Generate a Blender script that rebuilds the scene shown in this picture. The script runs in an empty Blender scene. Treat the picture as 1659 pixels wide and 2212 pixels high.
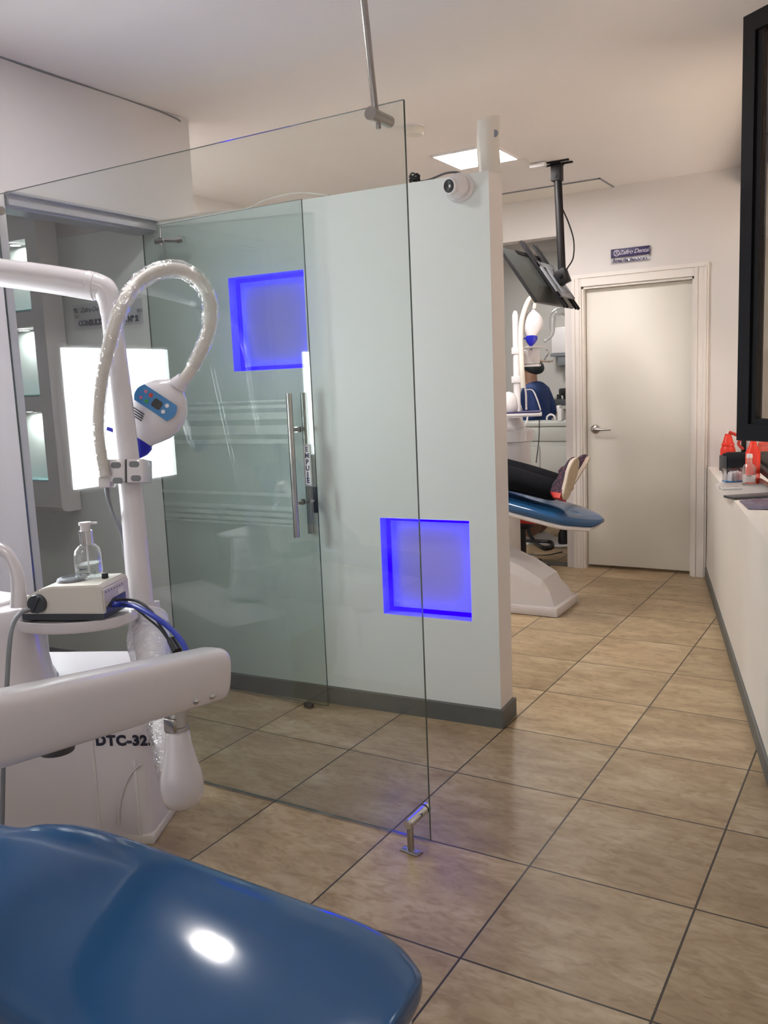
import bpy, bmesh, math, random
from mathutils import Vector, Matrix, noise
random.seed(7)
SC = bpy.context.scene
COL = SC.collection
V = Vector
# ------------------------------------------------------------------ camera frame (metres, floor z=0)
FPX, WP, HP = 1879.8, 1659.0, 2212.0
CAM = V((2.264, -2.664, 1.394))
yw, pt, rl = math.radians(31.009), math.radians(-8.270), math.radians(-2.405)
cF = V((-math.sin(yw)*math.cos(pt), math.cos(yw)*math.cos(pt), math.sin(pt)))
_r = V((math.cos(yw), math.sin(yw), 0)); _u = _r.cross(cF)
cA = math.cos(rl)*_r + math.sin(rl)*_u
cB = -math.sin(rl)*_r + math.cos(rl)*_u
def ray(x, y): return cF + cA*((x-WP/2)/FPX) - cB*((y-HP/2)/FPX)
def at(x, y, D): return CAM + ray(x, y)*D
def onX(x, y, X): d = ray(x, y); return CAM + d*((X-CAM.x)/d.x)
def onY(x, y, Y): d = ray(x, y); return CAM + d*((Y-CAM.y)/d.y)
def onZ(x, y, Z=0.0): d = ray(x, y); return CAM + d*((Z-CAM.z)/d.z)
def px(n, D): return n*D/FPX
cam = bpy.data.cameras.new('camera'); camo = bpy.data.objects.new('camera', cam); COL.objects.link(camo)
cam.sensor_fit = 'VERTICAL'; cam.sensor_height = 24; cam.sensor_width = 18; cam.lens = 24*FPX/HP
cam.clip_start = 0.05; cam.clip_end = 60
camo.matrix_world = Matrix.Translation(CAM) @ Matrix((cA, cB, -cF)).transposed().to_4x4()
SC.camera = camo
# ------------------------------------------------------------------ materials
def mat(name, col, rough=0.5, metal=0.0, spec=0.5, var=0.04, vscale=6.0, bump=0.0, bscale=60.0, emit=None, estr=0.0, coat=0.0):
    m = bpy.data.materials.new(name); m.use_nodes = True
    nt = m.node_tree; b = nt.nodes['Principled BSDF']
    b.inputs['Roughness'].default_value = rough; b.inputs['Metallic'].default_value = metal
    b.inputs['Specular IOR Level'].default_value = spec; b.inputs['Coat Weight'].default_value = coat
    b.inputs['Coat Roughness'].default_value = 0.05
    tc = nt.nodes.new('ShaderNodeTexCoord')
    n = nt.nodes.new('ShaderNodeTexNoise'); n.inputs['Scale'].default_value = vscale; n.inputs['Detail'].default_value = 4
    nt.links.new(tc.outputs['Object'], n.inputs['Vector'])
    mx = nt.nodes.new('ShaderNodeMixRGB'); mx.blend_type = 'MIX'
    c = V(col); mx.inputs[1].default_value = (*(c*(1-var)), 1); mx.inputs[2].default_value = (*[min(1, q*(1+var)) for q in c], 1)
    nt.links.new(n.outputs['Fac'], mx.inputs[0]); nt.links.new(mx.outputs[0], b.inputs['Base Color'])
    if bump:
        n2 = nt.nodes.new('ShaderNodeTexNoise'); n2.inputs['Scale'].default_value = bscale; n2.inputs['Detail'].default_value = 3
        nt.links.new(tc.outputs['Object'], n2.inputs['Vector'])
        bp = nt.nodes.new('ShaderNodeBump'); bp.inputs['Strength'].default_value = bump; bp.inputs['Distance'].default_value = 0.01
        nt.links.new(n2.outputs['Fac'], bp.inputs['Height']); nt.links.new(bp.outputs[0], b.inputs['Normal'])
    if emit:
        b.inputs['Emission Color'].default_value = (*emit, 1); b.inputs['Emission Strength'].default_value = estr
    return m
def emis(name, col, s):
    m = bpy.data.materials.new(name); m.use_nodes = True; nt = m.node_tree
    nt.nodes.clear(); e = nt.nodes.new('ShaderNodeEmission'); o = nt.nodes.new('ShaderNodeOutputMaterial')
    e.inputs[0].default_value = (*col, 1); e.inputs[1].default_value = s; nt.links.new(e.outputs[0], o.inputs[0]); return m
def glassmat(name, tint, f0=0.045, milk=0.0, milkcol=(.8,.85,.83), rough=0.0, wrinkle=0.0, power=5):
    m = bpy.data.materials.new(name); m.use_nodes = True; nt = m.node_tree; nt.nodes.clear()
    o = nt.nodes.new('ShaderNodeOutputMaterial'); t = nt.nodes.new('ShaderNodeBsdfTransparent'); t.inputs[0].default_value = (*tint, 1)
    g = nt.nodes.new('ShaderNodeBsdfGlossy'); g.inputs['Roughness'].default_value = rough; g.inputs['Color'].default_value = (1, 1, 1, 1)
    lw = nt.nodes.new('ShaderNodeLayerWeight'); lw.inputs['Blend'].default_value = 0.5
    p = nt.nodes.new('ShaderNodeMath'); p.operation = 'POWER'; p.inputs[1].default_value = power
    q = nt.nodes.new('ShaderNodeMath'); q.operation = 'MULTIPLY_ADD'; q.inputs[1].default_value = 1-f0; q.inputs[2].default_value = f0
    nt.links.new(lw.outputs['Facing'], p.inputs[0]); nt.links.new(p.outputs[0], q.inputs[0])
    mx = nt.nodes.new('ShaderNodeMixShader'); nt.links.new(q.outputs[0], mx.inputs[0])
    src = t.outputs[0]
    if milk:
        d = nt.nodes.new('ShaderNodeBsdfDiffuse'); d.inputs[0].default_value = (*milkcol, 1)
        m2 = nt.nodes.new('ShaderNodeMixShader'); m2.inputs[0].default_value = milk
        nt.links.new(t.outputs[0], m2.inputs[1]); nt.links.new(d.outputs[0], m2.inputs[2]); src = m2.outputs[0]
    if wrinkle:
        tc = nt.nodes.new('ShaderNodeTexCoord'); n2 = nt.nodes.new('ShaderNodeTexNoise'); n2.inputs['Scale'].default_value = 45; n2.inputs['Detail'].default_value = 3
        nt.links.new(tc.outputs['Object'], n2.inputs['Vector'])
        bp = nt.nodes.new('ShaderNodeBump'); bp.inputs['Strength'].default_value = wrinkle; bp.inputs['Distance'].default_value = 0.02
        nt.links.new(n2.outputs['Fac'], bp.inputs['Height']); nt.links.new(bp.outputs[0], g.inputs['Normal'])
    nt.links.new(src, mx.inputs[1]); nt.links.new(g.outputs[0], mx.inputs[2]); nt.links.new(mx.outputs[0], o.inputs[0])
    return m
M = {}
M['wall'] = mat('painted_wall', (.69, .65, .635), .55, var=.03, vscale=2.5, bump=.05, bscale=25)
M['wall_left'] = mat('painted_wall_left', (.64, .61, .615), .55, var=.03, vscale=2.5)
M['partition'] = mat('partition_paint', (.715, .745, .725), .45, var=.02, vscale=2.0, bump=.04, bscale=12)
M['parapet'] = mat('parapet_paint', (.70, .665, .62), .6, var=.05, vscale=3.0, bump=.08, bscale=14)
M['ceiling'] = mat('ceiling_paint', (.80, .76, .755), .7, var=.03, vscale=1.5, bump=.05, bscale=10)
M['door'] = mat('door_paint', (.76, .73, .67), .45, var=.02, vscale=2)
M['casing'] = mat('casing_paint', (.78, .735, .70), .4, var=.02)
M['skirt'] = mat('grey_skirting', (.105, .108, .10), .6, var=.25, vscale=9)
M['steel'] = mat('brushed_steel', (.42, .40, .38), .28, 1.0, var=.1, vscale=30)
M['chrome'] = mat('chrome', (.62, .62, .62), .12, 1.0, var=.03)
M['alu'] = mat('aluminium_channel', (.46, .47, .52), .4, .6, var=.06, vscale=12)
M['white'] = mat('glossy_white_enamel', (.69, .655, .675), .22, 0, .5, var=.015, coat=.3)
M['white2'] = mat('white_plastic', (.72, .69, .70), .35, 0, .5, var=.02)
M['cream'] = mat('cream_plastic', (.66, .62, .56), .4, 0, .5, var=.03)
M['bluepu'] = mat('blue_vinyl', (.020, .082, .205), .10, 0, .5, var=.10, vscale=5, bump=.012, bscale=20, coat=0)
M['black'] = mat('black_plastic', (.012, .012, .014), .38, 0, .5, var=.2)
M['blackm'] = mat('black_painted_metal', (.006, .005, .006), .5, 0, .25, var=.2, vscale=20)
M['dgrey'] = mat('dark_grey_plastic', (.045, .05, .06), .4, var=.1)
M['mgrey'] = mat('grey_plastic', (.18, .19, .21), .4, var=.08)
M['navy'] = mat('navy_gown_cloth', (.012, .035, .14), .8, var=.2, vscale=14, bump=.3, bscale=18)
M['trouser'] = mat('black_trouser_cloth', (.003, .0035, .006), .9, spec=.2, var=.3, vscale=14, bump=.3, bscale=22)
M['skin'] = mat('skin', (.36, .19, .12), .5, var=.08, vscale=20)
M['hair'] = mat('dark_cap_cloth', (.02, .025, .03), .7, var=.4, vscale=30)
M['nozzle'] = mat('blue_nozzle_plastic', (.008, .012, .42), .3, var=.1)
M['panelblue'] = mat('blue_label', (.035, .20, .46), .35, var=.04)
M['bluecable'] = mat('blue_cable_rubber', (.01, .03, .33), .4, var=.05)
M['red'] = mat('red_plastic', (.75, .035, .015), .3, var=.05)
M['redpad'] = mat('red_padding', (.5, .03, .02), .4, var=.05)
M['paper'] = mat('paper', (.82, .80, .80), .8, var=.02)
M['sole'] = mat('shoe_sole_rubber', (.42, .34, .24), .6, var=.25, vscale=25, bump=.5, bscale=60)
M['solew'] = mat('shoe_midsole', (.62, .54, .46), .6, var=.05)
M['purple'] = mat('sign_purple', (.022, .011, .085), .45, var=.05)
M['ink'] = mat('dark_ink', (.012, .014, .04), .5, var=.05)
M['inkw'] = mat('pale_lettering', (.62, .58, .70), .5, var=.02)
M['counter'] = mat('counter_laminate', (.46, .48, .45), .35, var=.03)
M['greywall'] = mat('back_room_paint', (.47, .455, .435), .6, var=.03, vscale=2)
M['brown'] = mat('brown_facade', (.165, .125, .095), .6, var=.1, vscale=3)
M['green'] = mat('green_button', (.02, .3, .05), .4)
M['pink'] = mat('pink_button', (.55, .15, .25), .4)
M['bagplastic'] = mat('purple_plastic_bag', (.30, .28, .42), .12, var=.45, vscale=40, bump=.6, bscale=50)
M['tealglass'] = mat('teal_shelf_glass', (.25, .5, .52), .15, var=.05)
M['glass'] = glassmat('clear_glass', (.955, .975, .965), .05)
M['doorglass'] = glassmat('door_glass', (.87, .905, .895), .05)
M['glassedge'] = mat('green_glass_edge', (.055, .085, .075), .15, var=.05)
M['frost'] = glassmat('frosted_film', (.93, .95, .94), .03, milk=.22, milkcol=(.72, .80, .78), rough=.4)
M['film'] = glassmat('plastic_film', (.95, .95, .95), .10, milk=.10, milkcol=(.8, .8, .82), rough=.12, wrinkle=.9, power=2.2)
M['film2'] = glassmat('bottle_plastic', (.93, .94, .94), .08, milk=.06, rough=.05, wrinkle=.2, power=2.5)
M['acrylic'] = glassmat('clear_acrylic', (.93, .93, .95), .05)
M['winglass'] = glassmat('window_glass', (.75, .72, .68), .10, power=3)
def floormat():
    m = bpy.data.materials.new('beige_floor_tile'); m.use_nodes = True; nt = m.node_tree; L = nt.links.new; N = nt.nodes.new
    b = nt.nodes['Principled BSDF']
    tc = N('ShaderNodeTexCoord'); sx = N('ShaderNodeSeparateXYZ'); L(tc.outputs['Object'], sx.inputs[0])
    def mth(op, a, bb=None, c=None):
        n = N('ShaderNodeMath'); n.operation = op
        for i, v in enumerate((a, bb, c)):
            if v is None: continue
            if isinstance(v, (int, float)): n.inputs[i].default_value = v
            else: L(v, n.inputs[i])
        return n.outputs[0]
    gs, cells = [], []
    for ax in 'XY':
        t = mth('DIVIDE', sx.outputs[ax], .46)
        cells.append(mth('FLOOR', t))
        d = mth('ABSOLUTE', mth('SUBTRACT', mth('FRACT', mth('ADD', t, .5)), .5))
        gs.append(mth('LESS_THAN', d, .0064))
    g = mth('MAXIMUM', gs[0], gs[1])
    cv = N('ShaderNodeCombineXYZ'); L(cells[0], cv.inputs[0]); L(cells[1], cv.inputs[1])
    wn = N('ShaderNodeTexWhiteNoise'); L(cv.outputs[0], wn.inputs['Vector'])
    off = N('ShaderNodeVectorMath'); off.operation = 'MULTIPLY_ADD'; L(wn.outputs['Color'], off.inputs[0]); off.inputs[1].default_value = (9, 9, 9); L(tc.outputs['Object'], off.inputs[2])
    # one-direction stretched veining
    mp = N('ShaderNodeMapping'); mp.inputs['Scale'].default_value = (1.0, 2.4, 1); mp.inputs['Rotation'].default_value = (0, 0, .35); L(off.outputs[0], mp.inputs[0])
    n1 = N('ShaderNodeTexNoise'); n1.inputs['Scale'].default_value = 3.2; n1.inputs['Detail'].default_value = 9; n1.inputs['Roughness'].default_value = .62; n1.inputs['Distortion'].default_value = .5; L(mp.outputs[0], n1.inputs['Vector'])
    n2 = N('ShaderNodeTexNoise'); n2.inputs['Scale'].default_value = 14; n2.inputs['Detail'].default_value = 6; n2.inputs['Distortion'].default_value = 1.2; L(mp.outputs[0], n2.inputs['Vector'])
    cr = N('ShaderNodeValToRGB'); L(n1.outputs['Fac'], cr.inputs[0])
    e = cr.color_ramp.elements; e[0].position = .30; e[0].color = (.28, .195, .11, 1); e[1].position = .72; e[1].color = (.51, .415, .28, 1)
    k = cr.color_ramp.elements.new(.50); k.color = (.385, .285, .167, 1)
    c2 = N('ShaderNodeValToRGB'); L(n2.outputs['Fac'], c2.inputs[0]); f = c2.color_ramp.elements; f[0].position = .30; f[0].color = (.72, .66, .58, 1); f[1].position = .55; f[1].color = (1, 1, 1, 1)
    mu = N('ShaderNodeMixRGB'); mu.blend_type = 'MULTIPLY'; mu.inputs[0].default_value = .9; L(cr.outputs[0], mu.inputs[1]); L(c2.outputs[0], mu.inputs[2])
    hs = N('ShaderNodeHueSaturation'); L(mu.outputs[0], hs.inputs['Color']); L(mth('MULTIPLY_ADD', wn.outputs['Value'], .2, .90), hs.inputs['Value'])
    gm = N('ShaderNodeMixRGB'); L(g, gm.inputs[0]); L(hs.outputs[0], gm.inputs[1]); gm.inputs[2].default_value = (.018, .011, .006, 1)
    L(gm.outputs[0], b.inputs['Base Color'])
    L(mth('MULTIPLY_ADD', n1.outputs['Fac'], .25, .24), b.inputs['Roughness'])
    bp = N('ShaderNodeBump'); bp.inputs['Strength'].default_value = .12; bp.inputs['Distance'].default_value = .004; L(n2.outputs['Fac'], bp.inputs['Height'])
    L(bp.outputs[0], b.inputs['Normal'])
    return m
M['floor'] = floormat()
# ------------------------------------------------------------------ mesh helpers
def box(bm, a, b, m=None, mi=0):
    v = [bm.verts.new(V((x, y, z))) for x in (a[0], b[0]) for y in (a[1], b[1]) for z in (a[2], b[2])]
    fs = [bm.faces.new([v[i] for i in f]) for f in ((0,1,3,2),(4,6,7,5),(0,4,5,1),(2,3,7,6),(0,2,6,4),(1,5,7,3))]
    for f in fs: f.material_index = mi
    if m is not None: bmesh.ops.transform(bm, matrix=m, verts=v)
    return v
def rbox(bm, a, b, r=.005, m=None, seg=2):
    t = bmesh.new(); box(t, a, b); bmesh.ops.recalc_face_normals(t, faces=t.faces)
    bmesh.ops.bevel(t, geom=t.edges[:], offset=r, segments=seg, affect='EDGES', profile=.5)
    if m is not None: bmesh.ops.transform(t, matrix=m, verts=t.verts)
    me = bpy.data.meshes.new('_t'); t.to_mesh(me); t.free(); bm.from_mesh(me); bpy.data.meshes.remove(me)
def frame(d):
    d = V(d).normalized(); h = V((0, 0, 1)) if abs(d.z) < .95 else V((1, 0, 0))
    x = h.cross(d).normalized(); return x, d.cross(x)
def ringloft(bm, rings, cap=True, closed=True):
    R = [[bm.verts.new(p) for p in r] for r in rings]; n = len(R[0])
    for i in range(len(R)-1):
        for j in range(n if closed else n-1):
            k = (j+1) % n
            try: bm.faces.new((R[i][j], R[i][k], R[i+1][k], R[i+1][j]))
            except ValueError: pass
    if cap:
        bm.faces.new(R[0][::-1]); bm.faces.new(R[-1])
    return R
def cyl(bm, p0, p1, r0, r1=None, seg=20):
    p0, p1 = V(p0), V(p1); r1 = r0 if r1 is None else r1; x, y = frame(p1-p0)
    ringloft(bm, [[p + (x*math.cos(2*math.pi*i/seg)+y*math.sin(2*math.pi*i/seg))*r for i in range(seg)] for p, r in ((p0, r0), (p1, r1))])
def lathe(bm, prof, o=(0,0,0), axis=(0,0,1), seg=28, sx=1, sy=1, cap=True):
    o = V(o); axis = V(axis).normalized(); x, y = frame(axis)
    ringloft(bm, [[o + axis*z + (x*math.cos(2*math.pi*i/seg)*sx+y*math.sin(2*math.pi*i/seg)*sy)*max(r, 1e-4) for i in range(seg)] for r, z in prof], cap=cap)
def spline(pts, n=8):
    pts = [V(p) for p in pts]; P = [pts[0]*2-pts[1]] + pts + [pts[-1]*2-pts[-2]]; out = []
    for i in range(1, len(P)-2):
        a, b, c, d = P[i-1:i+3]
        for k in range(n):
            t = k/n; out.append(.5*((2*b)+(c-a)*t+(2*a-5*b+4*c-d)*t*t+(3*b-a-3*c+d)*t**3))
    out.append(pts[-1]); return out
def tube(bm, pts, r, seg=12, smooth=8, wob=0):
    P = spline(pts, smooth) if smooth else [V(p) for p in pts]
    n = len(P); rr = r if isinstance(r, (list, tuple)) else [r]*2
    x = None; rings = []
    for i, p in enumerate(P):
        t = (P[min(i+1, n-1)]-P[max(i-1, 0)]).normalized()
        if x is None: x, _ = frame(t)
        x = (x - t*x.dot(t)).normalized(); y = t.cross(x)
        f = i/(n-1)*(len(rr)-1); k = min(int(f), len(rr)-2); ri = rr[k]+(rr[k+1]-rr[k])*(f-k)
        rings.append([p + (x*math.cos(2*math.pi*j/seg)+y*math.sin(2*math.pi*j/seg))*(ri+(wob*(noise.noise(V((i*.35, j*.9, 0))))if wob else 0)) for j in range(seg)])
    ringloft(bm, rings)
def prism(bm, poly, o, ex, ey, ez, h):
    o, ex, ey, ez = V(o), V(ex), V(ey), V(ez)
    ringloft(bm, [[o+ex*a+ey*b+ez*k for a, b in poly] for k in (0, h)])
def rrect(w, h, r, n=5):
    out = []
    for cx, cy, a0 in ((w/2-r, h/2-r, 0), (-w/2+r, h/2-r, 90), (-w/2+r, -h/2+r, 180), (w/2-r, -h/2+r, 270)):
        for k in range(n+1):
            a = math.radians(a0+90*k/n); out.append((cx+r*math.cos(a), cy+r*math.sin(a)))
    return out
def superell(cx, cy, a, b, e=4, n=32):
    out = []
    for k in range(n):
        t = 2*math.pi*k/n; c, s = math.cos(t), math.sin(t)
        out.append((cx+a*math.copysign(abs(c)**(2/e), c), cy+b*math.copysign(abs(s)**(2/e), s)))
    return out
WM = {}
def obj(name, bm, m, parent=None, smooth=True, sharp=35):
    me = bpy.data.meshes.new(name)
    bmesh.ops.recalc_face_normals(bm, faces=bm.faces)
    bm.to_mesh(me); bm.free()
    for q in (m if isinstance(m, (list, tuple)) else [m]): me.materials.append(M[q] if isinstance(q, str) else q)
    if smooth:
        me.polygons.foreach_set('use_smooth', [True]*len(me.polygons))
        me.set_sharp_from_angle(angle=math.radians(sharp))
    o = bpy.data.objects.new(name, me); COL.objects.link(o)
    if parent is not None:
        w = WM[parent.name]; me.transform(w.inverted()); o.parent = parent; WM[o.name] = w
    else: WM[o.name] = Matrix.Identity(4)
    return o
def tag(o, label, cat, group=None, kind=None):
    if label: o['label'] = label
    if cat: o['category'] = cat
    if group: o['group'] = group
    if kind: o['kind'] = kind
    return o
def thing(name, label, cat, loc=(0,0,0), rz=0, group=None, kind=None):
    o = bpy.data.objects.new(name, None); COL.objects.link(o); o.location = loc; o.rotation_euler = (0, 0, rz)
    o.empty_display_size = .1
    WM[o.name] = Matrix.Translation(V(loc)) @ Matrix.Rotation(rz, 4, 'Z')
    return tag(o, label, cat, group, kind)
def struct(name, bm, m, parent=None, label=None, cat=None, smooth=False):
    o = obj(name, bm, m, parent, smooth)
    if parent is None: o['kind'] = 'structure'
    if label: o['label'] = label; o['category'] = cat
    return o
def text(name, s, size, o, ex, ey, m, parent, depth=.0012, align='CENTER', shear=0, bold=0, space=1.0, lh=1.0):
    cu = bpy.data.curves.new('_t', 'FONT'); cu.body = s; cu.size = size; cu.extrude = depth; cu.align_x = align; cu.align_y = 'CENTER'
    cu.shear = shear; cu.offset = bold; cu.space_character = space; cu.space_line = lh; cu.resolution_u = 3
    t = bpy.data.objects.new('_t', cu); COL.objects.link(t); bpy.context.view_layer.update()
    me = bpy.data.meshes.new_from_object(t.evaluated_get(bpy.context.evaluated_depsgraph_get()))
    bpy.data.objects.remove(t)
    ex, ey = V(ex).normalized(), V(ey).normalized(); ez = ex.cross(ey)
    me.transform(Matrix.Translation(V(o)) @ Matrix((ex, ey, ez)).transposed().to_4x4())
    bm = bmesh.new(); bm.from_mesh(me); bpy.data.meshes.remove(me)
    return obj(name, bm, m, parent, smooth=False)
def skin(name, joints, edges, m, parent, sub=2, root=0):
    me = bpy.data.meshes.new('_s'); me.from_pydata([j[0] for j in joints], edges, [])
    o = bpy.data.objects.new('_s', me); COL.objects.link(o)
    md = o.modifiers.new('s', 'SKIN'); sd = me.skin_vertices[0].data
    for i, j in enumerate(joints):
        r = j[1]; sd[i].radius = r if isinstance(r, tuple) else (r, r); sd[i].use_root = (i == root)
    s = o.modifiers.new('u', 'SUBSURF'); s.levels = sub; s.render_levels = sub
    bpy.context.view_layer.update()
    me2 = bpy.data.meshes.new_from_object(o.evaluated_get(bpy.context.evaluated_depsgraph_get()))
    bpy.data.objects.remove(o); bm = bmesh.new(); bm.from_mesh(me2); bpy.data.meshes.remove(me2)
    return obj(name, bm, m, parent, sharp=80)
nb = bmesh.new
ZC = 2.668
# ================================================================== THE SETTING
bm = nb(); box(bm, (-3.2, -4.6, -.1), (3.4, 6.2, 0)); struct('floor', bm, 'floor')
# ceiling, with an opening for nothing: one slab
bm = nb(); box(bm, (-3.2, -4.6, ZC), (3.4, 6.2, ZC+.12)); struct('ceiling', bm, 'ceiling')
# left wall (near part, full height) and the bulkhead above the opening
bm = nb(); box(bm, (-.81, -4.6, 0), (-.69, -.435, ZC)); struct('wall_left', bm, 'wall_left')
bm = nb(); box(bm, (-.81, -.435, 2.17), (-.69, .61, ZC)); struct('wall_left_bulkhead', bm, 'wall_left')
bm = nb(); box(bm, (-1.87, .62, 0), (-1.75, 3.47, ZC)); struct('wall_left_far', bm, 'wall')
bm = nb(); box(bm, (-3.2, -1.9, 0), (-3.1, 6.2, ZC)); struct('wall_outer_left', bm, 'greywall')
bm = nb(); box(bm, (-3.1, -1.9, 0), (-.81, -1.8, ZC)); struct('wall_consulting_room', bm, 'wall_left')
bm = nb(); box(bm, (-.81, -4.7, 0), (3.4, -4.6, .5)); box(bm, (-.81, -4.7, 2.5), (3.4, -4.6, ZC)); box(bm, (-.81, -4.7, .5), (-.3, -4.6, 2.5)); box(bm, (2.9, -4.7, .5), (3.4, -4.6, 2.5)); struct('wall_back', bm, 'wall')
w3 = thing('window_fill_light', None, None, (1.3, -4.65, .5), kind='structure')  # window added behind the camera to let in soft fill light
bm = nb()
for x in (-.3, .75, 1.8, 2.85): box(bm, (x, -4.68, .5), (x+.05, -4.62, 2.5))
box(bm, (-.3, -4.68, .5), (2.9, -4.62, .55)); box(bm, (-.3, -4.68, 2.45), (2.9, -4.62, 2.5)); obj('window_frame', bm, 'blackm', w3, smooth=False)
bm = nb(); box(bm, (-.25, -4.655, .55), (2.85, -4.65, 2.45)); obj('pane', bm, 'glass', w3, smooth=False)
# partition wall with two recessed niches.  local: s runs left from the free end, t into the wall
PO = V((.905, .450, 0)); ang = math.radians(3.75)
pS = V((-math.cos(ang), -math.sin(ang), 0)); pT = V((-math.sin(ang), math.cos(ang), 0)); pZ = V((0, 0, 1))
PT = .147; PH = 2.165; PL = 3.95
def PW(s, z, t=0): return PO + pS*s + pZ*z + pT*t
def sOf(X): return (PO.x-X)/math.cos(ang)
N1 = (sOf(.081), sOf(-.307), 1.483, 1.887); N2 = (sOf(.790), sOf(.391), .434, .846); ND = .062
bm = nb()
ss = sorted({0, PL, N1[0], N1[1], N2[0], N2[1]}); zs = sorted({0, PH, N1[2], N1[3], N2[2], N2[3]})
def quad(*p, mi=0): bm.faces.new([bm.verts.new(q) for q in p]).material_index = mi
for i in range(len(ss)-1):
    for j in range(len(zs)-1):
        s0, s1, z0, z1 = ss[i], ss[i+1], zs[j], zs[j+1]; sm, zm = (s0+s1)/2, (z0+z1)/2
        hole = any(n[0] < sm < n[1] and n[2] < zm < n[3] for n in (N1, N2))
        d = ND if hole else 0
        quad(PW(s0, z0, d), PW(s0, z1, d), PW(s1, z1, d), PW(s1, z0, d), mi=1 if hole else 0)
for n in (N1, N2):
    s0, s1, z0, z1 = n
    quad(PW(s0, z0), PW(s1, z0), PW(s1, z0, ND), PW(s0, z0, ND), mi=1); quad(PW(s0, z1, ND), PW(s1, z1, ND), PW(s1, z1), PW(s0, z1), mi=1)
    quad(PW(s0, z0, ND), PW(s0, z1, ND), PW(s0, z1), PW(s0, z0), mi=1); quad(PW(s1, z0), PW(s1, z1), PW(s1, z1, ND), PW(s1, z0, ND), mi=1)
quad(PW(0, 0, PT), PW(PL, 0, PT), PW(PL, PH, PT), PW(0, PH, PT))
quad(PW(0, 0), PW(0, 0, PT), PW(0, PH, PT), PW(0, PH), mi=2); quad(PW(PL, 0), PW(PL, PH), PW(PL, PH, PT), PW(PL, 0, PT))
quad(PW(0, PH), PW(0, PH, PT), PW(PL, PH, PT), PW(PL, PH)); quad(PW(0, 0), PW(PL, 0), PW(PL, 0, PT), PW(0, 0, PT))
bmesh.ops.remove_doubles(bm, verts=bm.verts, dist=1e-5)
bmesh.ops.recalc_face_normals(bm, faces=bm.faces)
M['niche'] = mat('niche_glow_tint', (.36, .33, .78), .5, var=.01)  # blue LED glow is partly put into this base colour
wp = struct('wall_partition', bm, ['partition', 'niche', 'wall'])
M['led'] = emis('blue_led', (.002, .0, 1), 8.0)
for n, lab in ((N1, 'upper'), (N2, 'lower')):
    bm = nb(); s0, s1, z0, z1 = n; w = .016; d0, d1 = ND-.010, ND-.001
    def strip(sa, sb, za, zb):
        pts = [PW(s, z, t) for s in (sa, sb) for z in (za, zb) for t in (d0, d1)]
        v = [bm.verts.new(p) for p in pts]
        for f in ((0,1,3,2),(4,6,7,5),(0,4,5,1),(2,3,7,6),(0,2,6,4),(1,5,7,3)): bm.faces.new([v[i] for i in f])
    g = .002
    strip(s0+g, s0+g+w, z0+g, z1-g); strip(s1-g-w, s1-g, z0+g, z1-g); strip(s0+g, s1-g, z0+g, z0+g+w); strip(s0+g, s1-g, z1-g-w, z1-g)
    o = obj('led_strip', bm, 'led', wp, smooth=False); o['label'] = 'blue glowing strip around the %s niche' % lab
# skirtings
def skirt(name, a, b, nrm, h=.075, t=.012):
    a, b, nrm = V(a), V(b), V(nrm).normalized(); bm = nb()
    ringloft(bm, [[p, p+nrm*t, p+nrm*t+pZ*(h-.004), p+nrm*(t-.005)+pZ*h, p+pZ*h] for p in (a, b)])
    return struct(name, bm, 'skirt')
bm = nb(); t = .012
ringloft(bm, [[PW(s, 0, q), PW(s2, 0, q2), PW(s2, .074, q2), PW(s, .078, q)] for s, q, s2, q2 in
              ((PL, 0, PL, -t), (0, 0, -t, -t), (0, PT, -t, PT+t))])
struct('baseboard_partition', bm, 'skirt')
# niche column in the consulting room
cz = [(.991, 1.337), (1.413, 1.746), (1.822, 2.158)]
cx0, cx1 = -1.95, -1.295; nx0, nx1 = -1.69, -1.378; yf = .175; yb = .292
bm = nb()
def nbx(a, b): rbox(bm, a, b, .0015, seg=1)
prev = .862
def solid(x0, x1, z0, z1): box(bm, (x0, yf, z0), (x1, yb, z1))
solid(cx0, nx0, .862, ZC-.01); solid(nx1, cx1, .862, ZC-.01)
for k, (a, b) in enumerate(cz):
    solid(nx0, nx1, prev, a); prev = b
solid(nx0, nx1, prev, ZC-.01)
struct('wall_niche_column', bm, 'wall_left')
bm = nb(); box(bm, (-3.1, 0, 0), (sOf(-.815)*-1, .147, ZC-2.1665), Matrix.Identity(4)) if False else None
bm = nb(); ringloft(bm, [[PW(s, PH+.001), PW(s, PH+.001, PT), PW(s, ZC, PT), PW(s, ZC)] for s in (sOf(-.815), PL)]); struct('wall_partition_upper', bm, 'wall_left')
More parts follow.
